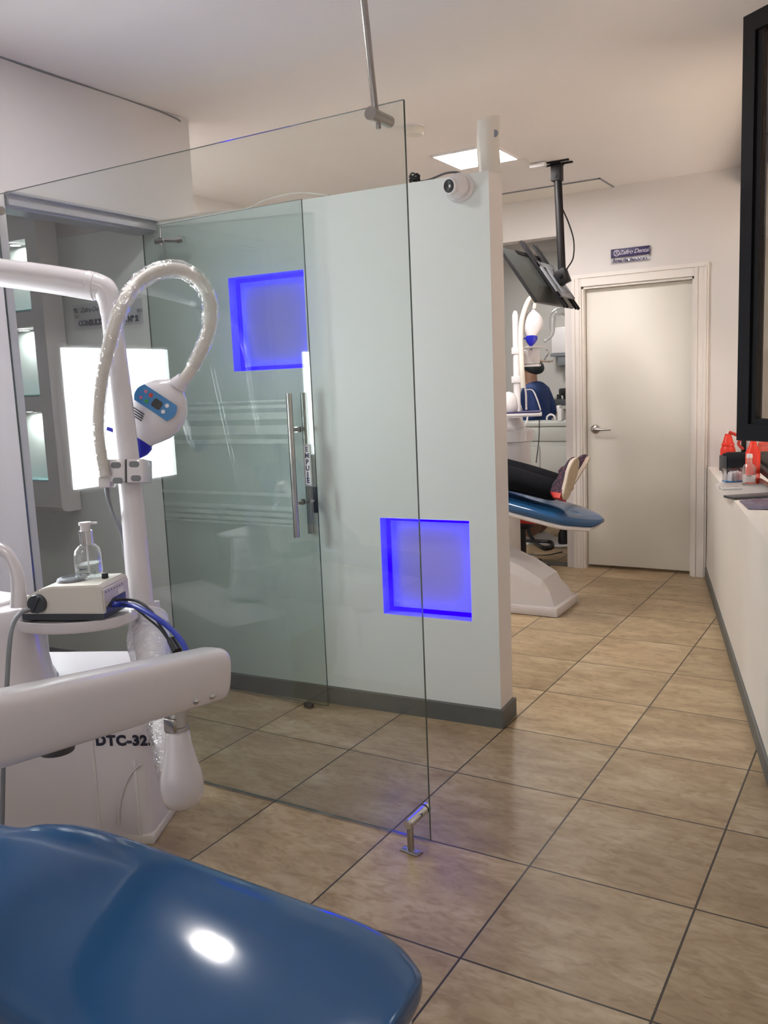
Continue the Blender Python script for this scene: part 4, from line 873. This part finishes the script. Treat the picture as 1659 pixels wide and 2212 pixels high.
# spittoon at far left
cu = V((-.035, -1.10, 0)); 
cz0 = .545
bm = nb(); lathe(bm, [(0, 0), (.152, 0), (.150, .012), (.142, .03), (.130, .10), (.124, .18), (.122, .235), (.118, .24), (0, .24)], (cu.x, cu.y, cz0+.012), seg=48); obj('spittoon', bm, 'white', un, sharp=50)
bm = nb(); lathe(bm, [(0, 0), (.156, 0), (.156, .012), (0, .012)], (cu.x, cu.y, cz0), seg=48); obj('spittoon_gasket', bm, 'mgrey', un)
bm = nb(); rbox(bm, (-.17, -.10, -.012), (.03, .10, 0), .004, Matrix.Translation(V((cu.x, cu.y, cz0+.263)))); obj('spittoon_lid', bm, 'white2', un)
bm = nb(); tube(bm, [at(40, 1312, 2.45), at(40, 1270, 2.45), at(36, 1235, 2.45), at(22, 1203, 2.45), at(0, 1185, 2.45), at(-40, 1172, 2.45), at(-90, 1190, 2.45), at(-105, 1240, 2.45)], [px(17, 2.45), px(13, 2.45), px(12, 2.45)], 16, 8); obj('spout', bm, 'white', un, sharp=80)
bm = nb(); tube(bm, [at(62, 1318, 2.43), at(44, 1325, 2.38), at(28, 1350, 2.34), at(20, 1400, 2.3), at(14, 1500, 2.28), at(8, 1620, 2.28), at(5, 1760, 2.28), at(3, 1800, 2.28)], px(5, 2.35), 10); obj('hose', bm, 'mgrey', un)
# ================================================================== SCALER, BOTTLE
so_ = at(62, 1326, 2.50); so_.z = tz+.005
E1 = V((math.cos(math.radians(22)), math.sin(math.radians(22)), 0)); E2 = V((-E1.y, E1.x, 0))
so_ = V((tc1.x, tc1.y, tz+.005)) - E1*.112 - E2*.100
sc = thing('scaler_unit', 'white ultrasonic scaler box with grey knob on the round tray', 'scaler', tuple(so_))
SW, SD = .262, .165
bm = nb(); prism(bm, [(0, 0), (SW, 0), (SW, .018), (0, .018)], so_+E1*.004+E2*.004, E1*.96, pZ, E2, SD*.96); obj('base_strip', bm, 'dgrey', sc, smooth=False)
bm = nb(); prof = [(0, .018), (SW, .018), (SW, .090), (SW-.012, .102), (.10, .098), (.065, .090), (.030, .072), (.008, .045)]
prism(bm, prof, so_, E1, pZ, E2, SD); bmesh.ops.recalc_face_normals(bm, faces=bm.faces); bmesh.ops.bevel(bm, geom=bm.edges[:], offset=.004, segments=2, affect='EDGES'); obj('case', bm, 'cream', sc, sharp=40)
bm = nb(); lathe(bm, [(0, 0), (.028, 0), (.026, .014), (.0, .016)], so_+E1*.060+pZ*.050+E2*0, -E2); rbox(bm, (-.005, -.020, -.026), (.005, -.012, .026), .003, Matrix.Translation(so_+E1*.060+pZ*.050) @ Matrix.Rotation(math.radians(22), 4, 'Z') @ Matrix.Rotation(.5, 4, 'Y')); obj('knob', bm, 'dgrey', sc)
bm = nb(); lathe(bm, [(0, 0), (.045, 0), (.042, .006), (.03, .010), (.026, .004), (0, .004)], so_+E1*.125+pZ*.100+E2*.085, (0, 0, 1)); obj('handpiece_rest', bm, 'mgrey', sc)
bm = nb(); rbox(bm, (.0, 0, 0), (.014, .014, .016), .001, Matrix.Translation(so_+E1*.215+E2*.09+pZ*.101)); obj('switch', bm, 'black', sc)
# right end panel
rp = so_+E1*(SW+.0005)
bm = nb()
for k in range(7): prism(bm, [(-.0025, -.0015), (.0025, -.0015), (.0025, .0015), (-.0025, .0015)], rp+E2*(.018+k*.017)+pZ*.078, E2, pZ, E1, .0006)
obj('vent_slots', bm, 'black', sc, smooth=False)
bm = nb(); prism(bm, [(.01, .02), (.135, .02), (.135, .052), (.055, .052), (.01, .035)], rp, E2, pZ, E1, .0012); obj('socket_recess', bm, 'dgrey', sc, smooth=False)
bm = nb(); prism(bm, [(.09, .055), (.125, .055), (.125, .070), (.09, .070)], rp, E2, pZ, E1, .0008); obj('rating_label', bm, 'paper', sc, smooth=False)
pc0 = rp + E2*.05 + pZ*.033
bm = nb(); tube(bm, [pc0, pc0+E1*.03, at(292, 1310, 2.44), at(330, 1330, 2.38), at(365, 1355, 2.34), at(392, 1385, 2.3), at(404, 1412, 2.27), at(410, 1450, 2.24)], px(6, 2.4), 10); obj('blue_cable', bm, 'bluecable', sc)['label'] = 'thick blue cable'
pc1 = rp + E2*.075 + pZ*.042
bm = nb(); tube(bm, [pc1, pc1+E1*.03, at(300, 1300, 2.46), at(328, 1322, 2.40), at(346, 1352, 2.36), at(364, 1380, 2.33), at(380, 1412, 2.30), at(386, 1450, 2.28)], px(3.2, 2.4), 8)
tube(bm, [pc1+V((0, 0, -.012)), at(285, 1310, 2.45), at(318, 1335, 2.40), at(345, 1358, 2.36), at(362, 1380, 2.33)], px(2.6, 2.4), 8); cyl(bm, at(369, 1382, 2.325), at(383, 1408, 2.30), px(9, 2.3), px(11, 2.3)); obj('black_cable', bm, 'black', sc)['label'] = 'thin black cable with an inline plug'
bo = so_+E1*.170+E2*.105+pZ*.1035
bt = thing('pump_bottle', 'clear gel pump bottle with silver collar standing on the scaler box', 'bottle', tuple(bo))
S2 = 2.62/FPX
bm = nb(); lathe(bm, [(0, 0), (30*S2, 0), (32*S2, 4*S2), (32*S2, 48*S2), (29*S2, 60*S2), (20*S2, 69*S2), (13*S2, 72*S2), (0, 72*S2)], bo, sy=.7, axis=(0, 0, 1)); obj('bottle_body', bm, 'film2', bt)
bm = nb(); lathe(bm, [(0, 1*S2), (29*S2, 1*S2), (30*S2, 30*S2), (0, 30*S2)], bo, sy=.68); obj('gel', bm, glassmat('gel', (.88, .9, .9), .04, milk=.08), bt)
bm = nb(); lathe(bm, [(0, 70*S2), (14*S2, 70*S2), (14*S2, 100*S2), (0, 100*S2)], bo); obj('collar', bm, 'chrome', bt)
bm = nb(); lathe(bm, [(0, 100*S2), (10*S2, 100*S2), (10*S2, 112*S2), (13*S2, 112*S2), (13*S2, 118*S2), (0, 118*S2)], bo); rbox(bm, (-.014, -.006, 113*S2), (.036, .006, 117.5*S2), .002, Matrix.Translation(bo) @ Matrix.Rotation(math.radians(31), 4, 'Z')); obj('pump_head', bm, 'white2', bt)
bm = nb(); cyl(bm, bo+V((0, 0, .004)), bo+V((0, 0, 72*S2)), .003, seg=8); obj('dip_tube', bm, 'white2', bt)
fx = (CAM-bo); fx.z = 0; fx.normalize(); bx = pZ.cross(fx)
text('bottle_print', 'GEL\nANTI', .009, bo+fx*(32*S2*.85)+pZ*.018-bx*.014, bx, pZ, 'ink', bt, depth=.0003) if False else None
bm = nb()
for k, (a, b, z) in enumerate(((-.026, -.006, .030), (-.028, .000, .016), (-.026, -.002, .012))):
    prism(bm, [(a, 0), (b, 0), (b, .0022), (a, .0022)], bo+fx*(32*S2*.80)+pZ*z, bx, pZ, fx, .0006)
obj('print_lines', bm, 'ink', bt, smooth=False)
# ================================================================== BACK ROOM
def br(x, y, D): return at(x, y, D)
# counter
t = thing('cabinet', 'pale grey counter cabinet in front of the person in the navy gown', 'cabinet', (-.40, 4.1, 0))
yc = 3.93; ctop = 1.055; xl_, xr_ = -1.15, .135
bm = nb(); rbox(bm, (xl_, yc, .36), (xr_, yc+.30, ctop-.03), .004); obj('body', bm, 'counter', t)
bm = nb(); rbox(bm, (xl_-.01, yc-.02, ctop-.035), (xr_, yc+.31, ctop), .006); obj('worktop', bm, 'counter', t)
bm = nb(); rbox(bm, (xl_+.02, yc-.012, ctop-.15), (xr_-.01, yc-.001, ctop-.04), .003); obj('drawer', bm, 'counter', t)
for a, b in ((xl_+.02, -.225), (-.215, xr_-.01)):
    bm = nb(); rbox(bm, (a, yc-.012, .38), (b, yc-.001, ctop-.19), .006); obj('door', bm, 'counter', t)
for a in (xl_+.02, xr_-.05):
    bm = nb(); rbox(bm, (a, yc+.02, .0005), (a+.04, yc+.28, .362), .002); obj('side_leg', bm, 'counter', t)
bm = nb(); q = onY(1211, 905, yc+.12); q.z = ctop+.0005; rbox(bm, (-.018, -.03, 0), (.018, .03, .10), .008, Matrix.Translation(q)); rbox(bm, (-.022, -.03, .07), (.010, .03, .125), .012, Matrix.Translation(q+V((-.004, 0, 0)))); tag(obj('white_bottle', bm, 'white2'), 'tall narrow white holder on the grey counter in the back room', 'holder')
bm = nb(); q = onY(1190, 907, yc+.12); q.z = ctop+.001; tube(bm, [q+V((-.034, 0, .004)), q+V((-.030, 0, .035)), q+V((0, 0, .052)), q+V((.030, 0, .035)), q+V((.034, 0, .004))], .008, 8); tag(obj('white_hoop', bm, 'white2'), 'small white hoop standing on the grey counter in the back room', 'hoop')
t = thing('cabinet', 'brownish rear cabinet against the back room wall behind the person', 'cabinet', (-.5, 5.4, 0))
sh_z = onY(1205, 877, 5.2).z
bm = nb(); rbox(bm, (-1.6, 5.18, .001), (.148, 5.74, sh_z-.03), .004); obj('body', bm, mat('taupe_laminate', (.30, .265, .25), .5), t)
bm = nb(); rbox(bm, (-1.6, 5.16, sh_z-.03), (.148, 5.745, sh_z), .004); obj('worktop', bm, 'greywall', t)
q = onY(1178, 875, 5.3); q.z = sh_z+.001
t = thing('wipe_box', 'bright blue tilted box on the rear cabinet of the back room', 'box', tuple(q))
bm = nb(); rbox(bm, (-.05, -.04, .075), (.055, .04, .155), .004, Matrix.Translation(q) @ Matrix.Rotation(-.25, 4, 'Y')); obj('box', bm, 'panelblue', t)
bm = nb(); rbox(bm, (-.03, -.05, 0), (.105, .05, .085), .02, Matrix.Translation(q)); obj('stand', bm, 'cream', t)
q = onY(1217, 876, 5.3); q.z = sh_z+.001
t = thing('microscope', 'small dark tabletop device on the rear cabinet of the back room', 'device', tuple(q))
bm = nb(); rbox(bm, (-.075, -.05, 0), (.075, .05, .06), .008, Matrix.Translation(q)); obj('base', bm, 'dgrey', t)
bm = nb(); cyl(bm, q+V((-.04, 0, .06)), q+V((-.045, 0, .105)), .024, .018); cyl(bm, q+V((.03, 0, .06)), q+V((.03, 0, .12)), .03); cyl(bm, q+V((-.02, -.03, .125)), q+V((.04, .02, .13)), .034); obj('body', bm, 'black', t)
q1, q2 = onY(1201, 709, 5.74), onY(1240, 762, 5.74)
t = thing('towel_dispenser', 'white paper towel dispenser on the back room wall', 'dispenser', (q1.x+.12, 5.74, q2.z))
bm = nb(); rbox(bm, (q1.x, 5.60, q2.z), (q1.x+.26, 5.749, q1.z), .012); obj('cover', bm, 'white2', t)
bm = nb(); rbox(bm, (q1.x-.01, 5.59, q2.z-.03), (q1.x+.27, 5.749, q2.z), .004); rbox(bm, (q1.x+.06, 5.60, q2.z-.12), (q1.x+.16, 5.749, q2.z-.03), .004); obj('tray', bm, 'mgrey', t)
bm = nb(); a_ = at(1205, 730, 6.9); tube(bm, [at(1176, 738, 6.9), at(1192, 722, 6.9), at(1193, 700, 6.9), at(1196, 680, 6.9), at(1210, 672, 6.9), at(1224, 674, 6.9), at(1232, 680, 6.9), V((.148, at(1232, 680, 6.9).y, at(1232, 680, 6.9).z))], [.012, .022, .030, .032, .030], 12)
tag(obj('lamp_arm', bm, glassmat('wrapped_arm', (.8, .8, .8), .12, milk=.45, milkcol=(.7, .7, .7), rough=.1, wrinkle=.4)), 'plastic-wrapped curved lamp arm before the towel dispenser', 'lamp arm')
# dentist in the navy gown, bending forward to the left
ds = thing('person', 'person in navy gown and dark cap bending forward behind the grey counter', 'person', (-.46, 4.52, 0))
DP = 7.5
hd = at(1143, 808, DP); sx, sy = at(1151, 842, DP).x, at(1151, 842, DP).y; hx, hy = at(1160, 905, DP).x, sy+.02
J = [((hx, hy, .93), (.13, .12)), ((hx-.01, hy, 1.08), (.115, .10)), ((sx-.01, sy, 1.28), (.12, .105)), ((sx-.02, sy, 1.35), .06), ((hd.x+.01, hd.y, hd.z-.06), .055), ((hd.x, hd.y, hd.z+.0), (.080, .086)), ((hd.x+.01, hd.y, hd.z+.055), (.066, .074)),
     ((sx+.02, sy-.16, 1.28), .050), ((sx+.10, sy-.20, 1.08), .040), ((sx-.12, sy-.20, 1.085), .034), ((sx-.19, sy-.19, 1.09), (.036, .018)),
     ((sx+.02, sy+.16, 1.28), .050), ((sx+.11, sy+.20, 1.08), .040), ((sx-.12, sy+.14, 1.085), .034), ((sx-.19, sy+.10, 1.09), (.036, .018)),
     ((hx, hy-.09, .50), .08), ((hx, hy-.09, .10), .05), ((hx-.10, hy-.09, .042), .04), ((hx, hy+.09, .50), .08), ((hx, hy+.09, .10), .05), ((hx-.10, hy+.09, .042), .04),
     ((hd.x-.088, hd.y-.01, hd.z-.018), .017)]
Ed = [(0,1),(1,2),(2,3),(3,4),(4,5),(5,6),(2,7),(7,8),(8,9),(9,10),(2,11),(11,12),(12,13),(13,14),(0,15),(15,16),(16,17),(0,18),(18,19),(19,20),(5,21)]
skin('body', J, Ed, 'skin', ds)
G = [((hx+.01, hy, .80), (.16, .15)), ((hx, hy, .97), (.145, .13)), ((hx-.01, hy, 1.10), (.13, .115)), ((sx, sy, 1.285), (.130, .12)), ((sx-.015, sy, 1.375), .085),
     ((sx+.03, sy-.165, 1.29), .066), ((sx+.10, sy-.20, 1.08), .064), ((sx-.09, sy-.21, 1.085), .046), ((sx+.03, sy+.165, 1.29), .066), ((sx+.11, sy+.20, 1.08), .064), ((sx-.09, sy+.15, 1.085), .046), ((hx+.02, hy, .45), (.19, .17))]
skin('gown', G, [(0,1),(1,2),(2,3),(3,4),(3,5),(5,6),(6,7),(3,8),(8,9),(9,10),(0,11)], 'navy', ds)
bm = nb(); bmesh.ops.create_uvsphere(bm, u_segments=20, v_segments=12, radius=1)
for v in bm.verts: v.co = V((hd.x+.035+v.co.x*.098, hd.y+v.co.y*.10, hd.z+.070+v.co.z*.072 - v.co.x*.025))
obj('cap', bm, 'hair', ds)
bm = nb(); rbox(bm, (hd.x-.105, hd.y-.055, hd.z-.07), (hd.x-.055, hd.y+.055, hd.z-.02), .02); obj('face_mask', bm, 'mgrey', ds)
# floor clutter in the back room
pz0 = onZ(1150, 1190); bm = nb()
vs = [onZ(x, y, z) for x, y, z in ((1118, 1170, .004), (1170, 1143, .05), (1200, 1160, .02), (1232, 1158, .012), (1234, 1180, .004), (1205, 1182, .006), (1160, 1175, .004), (1125, 1178, .004))]
f = bm.faces.new([bm.verts.new(p) for p in vs]); bmesh.ops.triangulate(bm, faces=[f]); bmesh.ops.solidify(bm, geom=bm.faces[:], thickness=.002); tag(obj('floor_paper', bm, 'paper', smooth=False), 'crumpled white paper sheet lying on the back room floor', 'paper')
bm = nb(); tube(bm, [onZ(1136, 1115, .22), onZ(1143, 1150, .09), onZ(1157, 1172, .02), onZ(1175, 1184, .018), onZ(1191, 1180, .018), onZ(1191, 1172, .018), onZ(1177, 1170, .018), onZ(1150, 1169, .018), onZ(1110, 1166, .018)], .017, 10)
tag(obj('black_hose', bm, 'black'), 'thick black hose looping on the back room floor', 'hose')
bm = nb(); q = onZ(1218, 1176); lathe(bm, [(0, 0), (.04, 0), (.048, .03), (.045, .09), (.03, .13), (.012, .16), (.008, .20), (0, .2)], (q.x, q.y, .002)); tag(obj('black_pedal', bm, 'black'), 'black ribbed plug body hanging upright beside the back room casing', 'plug')
bm = nb(); tube(bm, [onZ(1110, 1190, .004), onZ(1140, 1197, .004), onZ(1180, 1199, .004), onZ(1215, 1192, .004)], .005, 6); tube(bm, [at(1165, 905, 6.42), at(1164, 950, 6.42), at(1158, 1000, 6.42)], .004, 6); tag(obj('thin_cord', bm, 'dgrey'), 'thin dark cord trailing over the back room floor and counter front', 'cord')
st_ = at(1128, 1112, 6.45); t = thing('stool', 'red and black padded stool under the far chair', 'stool', (st_.x, st_.y, 0))
bm = nb(); rbox(bm, (-.17, -.16, .0), (.17, .16, .05), .02, Matrix.Translation(V((st_.x, st_.y, .36)))); obj('seat', bm, 'redpad', t)
bm = nb(); rbox(bm, (-.07, -.07, 0), (.07, .07, .06), .02, Matrix.Translation(V((st_.x, st_.y, .30)))); cyl(bm, (st_.x, st_.y, .06), (st_.x, st_.y, .31), .025)
for k in range(5): a = k*2*math.pi/5; cyl(bm, (st_.x, st_.y, .07), (st_.x+.19*math.cos(a), st_.y+.19*math.sin(a), .03), .014); cyl(bm, (st_.x+.19*math.cos(a), st_.y+.19*math.sin(a), .0), (st_.x+.19*math.cos(a), st_.y+.19*math.sin(a), .04), .018)
obj('pedestal', bm, 'black', t)
# ================================================================== THINGS ON THE RIGHT LEDGE
def lp(x, y, dz=0):
    # pixel -> point on ledge top
    p = onZ(x, y, .785)
    return V((p.x, p.y, zt(p)+.0008+dz))
def lt(Y, off, dz=0): p = led(Y, off, dz+.0008); return p
q = lt(3.28, .11)
t = thing('squeeze_bottle', 'red cone bottle with white tip behind the black pouch', 'bottle', tuple(q))
bm = nb(); lathe(bm, [(0, 0), (.045, 0), (.047, .01), (.047, .12), (.044, .135), (.036, .15), (0, .15)], q); obj('body', bm, 'red', t)
bm = nb(); lathe(bm, [(0, .151), (.040, .151), (.040, .165), (.034, .17), (.020, .222), (.018, .228), (0, .228)], q); obj('cap', bm, 'red', t)
bm = nb(); lathe(bm, [(0, .2285), (.010, .2285), (.006, .250), (0, .252)], q); obj('tip', bm, 'white2', t)
q = lt(2.40, .16, .003)
t = thing('spray_bottle', 'red spray bottle with trigger half hidden behind the black sash corner', 'bottle', tuple(q))
bm = nb(); lathe(bm, [(0, 0), (.036, 0), (.038, .01), (.038, .17), (.02, .21), (.014, .235), (0, .235)], q); obj('body', bm, 'red', t)
bm = nb(); rbox(bm, (-.075, -.012, .236), (.03, .012, .27), .006, Matrix.Translation(q)); tube(bm, [q+V((-.06, 0, .25)), q+V((-.075, 0, .215)), q+V((-.05, 0, .185))], .008, 8); cyl(bm, q+V((-.125, 0, .280)), q+V((-.07, 0, .258)), .009); obj('trigger_head', bm, 'redpad', t)
q = V((1.40, 2.98, 0)); q.z = zt(q)+.0008
t = thing('pouch', 'black leather pouch lying near the far end of the white ledge', 'pouch', tuple(q))
bm = nb(); n = 28; Lx = (rn*.65+V((0, -1, 0))*.35).normalized(); Lx = V((cA.x, cA.y, 0)).normalized(); Ly = V((-Lx.y, Lx.x, 0))
prf = [(-.085, .050, .045), (-.080, .064, .060), (-.055, .070, .066), (-.015, .069, .066), (.03, .068, .064), (.06, .058, .055), (.085, .046, .045), (.092, .03, .03)]
ringloft(bm, [[q + Lx*a + Ly*(w*math.cos(2*math.pi*k/n)) + pZ*max(0.0005, .066+h*math.copysign(abs(math.sin(2*math.pi*k/n))**.7, math.sin(2*math.pi*k/n))) for k in range(n)] for a, h, w in prf]); obj('body', bm, mat('black_leather', (.008, .009, .013), .75, spec=.2), t, sharp=60)
bm = nb(); rbox(bm, (-.092, -.055, .02), (-.086, .055, .115), .003, Matrix.Translation(q) @ Matrix.Rotation(math.atan2(Lx.y, Lx.x), 4, 'Z')); obj('end_flap', bm, 'dgrey', t)
q = V((1.452, 2.50, 0)); q.z = zt(q)+.0045
mt = Matrix.Translation(q) @ Matrix.Rotation(math.radians(25), 4, 'Z')
t = thing('cotton_box', 'clear open box full of white cotton swabs in front of the pouch', 'box', tuple(q))
bm = nb(); sz = (.050, .035, .075)
for a, b in (((-sz[0], -sz[1], 0), (sz[0], -sz[1]+.002, sz[2])), ((-sz[0], sz[1]-.002, 0), (sz[0], sz[1], sz[2])), ((-sz[0], -sz[1], 0), (-sz[0]+.002, sz[1], sz[2])), ((sz[0]-.002, -sz[1], 0), (sz[0], sz[1], sz[2])), ((-sz[0], -sz[1], 0), (sz[0], sz[1], .002))): box(bm, a, b, mt)
obj('clear_box', bm, 'acrylic', t, smooth=False)
bm = nb(); random.seed(3)
for k in range(34):
    c = mt @ V((random.uniform(-.042, .042), random.uniform(-.026, .026), 0)); cyl(bm, c+V((0, 0, .003)), c+V((random.uniform(-.004, .004), 0, random.uniform(.045, .058))), .0055, seg=7)
o = obj('cotton_swabs', bm, 'paper', t); o['kind'] = 'stuff'
bm = nb(); rbox(bm, (-sz[0]-.001, -sz[1]-.001, .0), (sz[0]+.001, sz[1]+.001, .006), .001, mt); obj('blue_rim', bm, 'panelblue', t)
q = lp(1618, 1046)
t = thing('pump_bottle', 'clear gel bottle with white cap on the paper of the right ledge', 'bottle', tuple(q)); S3 = 1.0*((q-CAM).dot(cF))/FPX
bm = nb(); lathe(bm, [(0, 0), (13*S3, 0), (14*S3, 2*S3), (14*S3, 38*S3), (11*S3, 44*S3), (6*S3, 48*S3), (0, 48*S3)], q); obj('bottle_body', bm, 'film2', t)
bm = nb(); lathe(bm, [(0, 48*S3), (6*S3, 48*S3), (6*S3, 60*S3), (0, 60*S3)], q); obj('neck', bm, 'film2', t)
bm = nb(); lathe(bm, [(0, 60*S3), (6.5*S3, 60*S3), (6*S3, 68*S3), (0, 69*S3)], q); obj('cap', bm, 'white2', t)
bm = nb(); fx = (CAM-q); fx.z = 0; fx.normalize()
ringloft(bm, [[q + (fx*math.cos(a)+pZ.cross(fx)*math.sin(a))*14.3*S3 + pZ*z for a in [-1+.2*k for k in range(11)]] for z in (9*S3, 24*S3)], cap=False, closed=False); bmesh.ops.solidify(bm, geom=bm.faces[:], thickness=.0004); obj('label', bm, 'paper', t)
bm = nb(); rbox(bm, (-.012, -.0002, 0), (.012, .0006, .003), .0001, Matrix.Translation(q+fx*14.8*S3+pZ*22*S3) @ V((0, -1, 0)).rotation_difference(fx).to_matrix().to_4x4()); obj('label_line', bm, 'ink', t)
bm = nb(); vs = [lp(x, y, z) for x, y, z in ((1545, 1046, .001), (1562, 1037, .001), (1600, 1036, .001), (1659, 1038, .001), (1720, 1042, .001), (1720, 1070, .001), (1659, 1066, .001), (1564, 1073, .001))]
f = bm.faces.new([bm.verts.new(p) for p in vs]); bmesh.ops.solidify(bm, geom=[f], thickness=.0015); tag(obj('paper_sheet', bm, 'paper', smooth=False), 'white paper sheet spread on the right ledge under the gel bottle', 'paper')
q = lp(1578, 1056, .003); bm = nb(); rbox(bm, (-.05, -.035, 0), (.05, .035, .010), .004, Matrix.Translation(q) @ Matrix.Rotation(.5, 4, 'Z')); tag(obj('swab_wrapper', bm, glassmat('wrapper', (.9, .9, .92), .1, milk=.4, wrinkle=.8, rough=.1)), 'small clear crinkled wrapper on the paper of the ledge', 'wrapper')
q = lp(1606, 1045, .004); bm = nb(); lathe(bm, [(0, 0), (.016, 0), (.014, .006), (0, .008)], q, sy=.6); tag(obj('metal_clip', bm, 'steel'), 'small metal clip lying beside the clear gel bottle', 'clip')
q = lp(1650, 1075); bm = nb(); a_, b_ = lp(1574, 1078), lp(1700, 1070); rbox(bm, (0, -.05, 0), ((b_-a_).length, .05, .012), .003, Matrix.Translation(a_) @ V((1, 0, 0)).rotation_difference((V((b_.x, b_.y, a_.z))-a_).normalized()).to_matrix().to_4x4()); tag(obj('dark_folder', bm, 'dgrey'), 'flat dark folder on the right ledge in front of the paper', 'folder')
bm = nb(); cen = lp(1650, 1093); random.seed(5)
nx_, ny_ = 14, 10; a_, b_, c_, d_ = lp(1597, 1084), lp(1735, 1082), lp(1740, 1106), lp(1616, 1104); g = []
for i in range(nx_+1):
    row = []
    for j in range(ny_+1):
        u, v = i/nx_, j/ny_; p = (a_*(1-u)+b_*u)*(1-v)+(d_*(1-u)+c_*u)*v; ed = min(u, 1-u, v, 1-v)
        row.append(bm.verts.new(p+V((0, 0, .003+min(ed*8, 1)*(.014+.008*noise.noise(p*40))))))
    g.append(row)
for i in range(nx_):
    for j in range(ny_): bm.faces.new((g[i][j], g[i+1][j], g[i+1][j+1], g[i][j+1]))
bmesh.ops.solidify(bm, geom=bm.faces[:], thickness=.003)
tag(obj('plastic_bag', bm, 'bagplastic', sharp=50), 'crinkled purple-grey plastic bag at the near edge of the ledge', 'bag')
bm = nb(); a_ = lp(1632, 1022, .03); b_ = lp(1700, 1024, .034); tube(bm, [a_, (a_+b_)/2, b_], [.003, .005, .007], 8, 2); 
t = obj('blue_pen', bm, 'bluecable'); tag(t, 'thin blue stick lying over the brown handpiece on the ledge', 'pen')
bm = nb(); a_ = lp(1640, 1040, .018); b_ = lp(1670, 1058, .018); c_ = lp(1720, 1066, .018); tube(bm, [a_, b_, c_], [.012, .014, .012], 10, 4); tag(obj('handpiece', bm, mat('brown_metal', (.22, .15, .12), .3, .5)), 'brown metallic handpiece on the ledge right of the gel bottle', 'tool')
# ------------------------------------------------------------------ output look
vs_ = SC.view_settings; vs_.view_transform = 'Standard'; vs_.look = 'None'; vs_.gamma = 1; vs_.exposure = 1.0; vs_.use_curve_mapping = False
SC.cycles.max_bounces = 10; SC.cycles.transparent_max_bounces = 16; SC.cycles.sample_clamp_indirect = 6
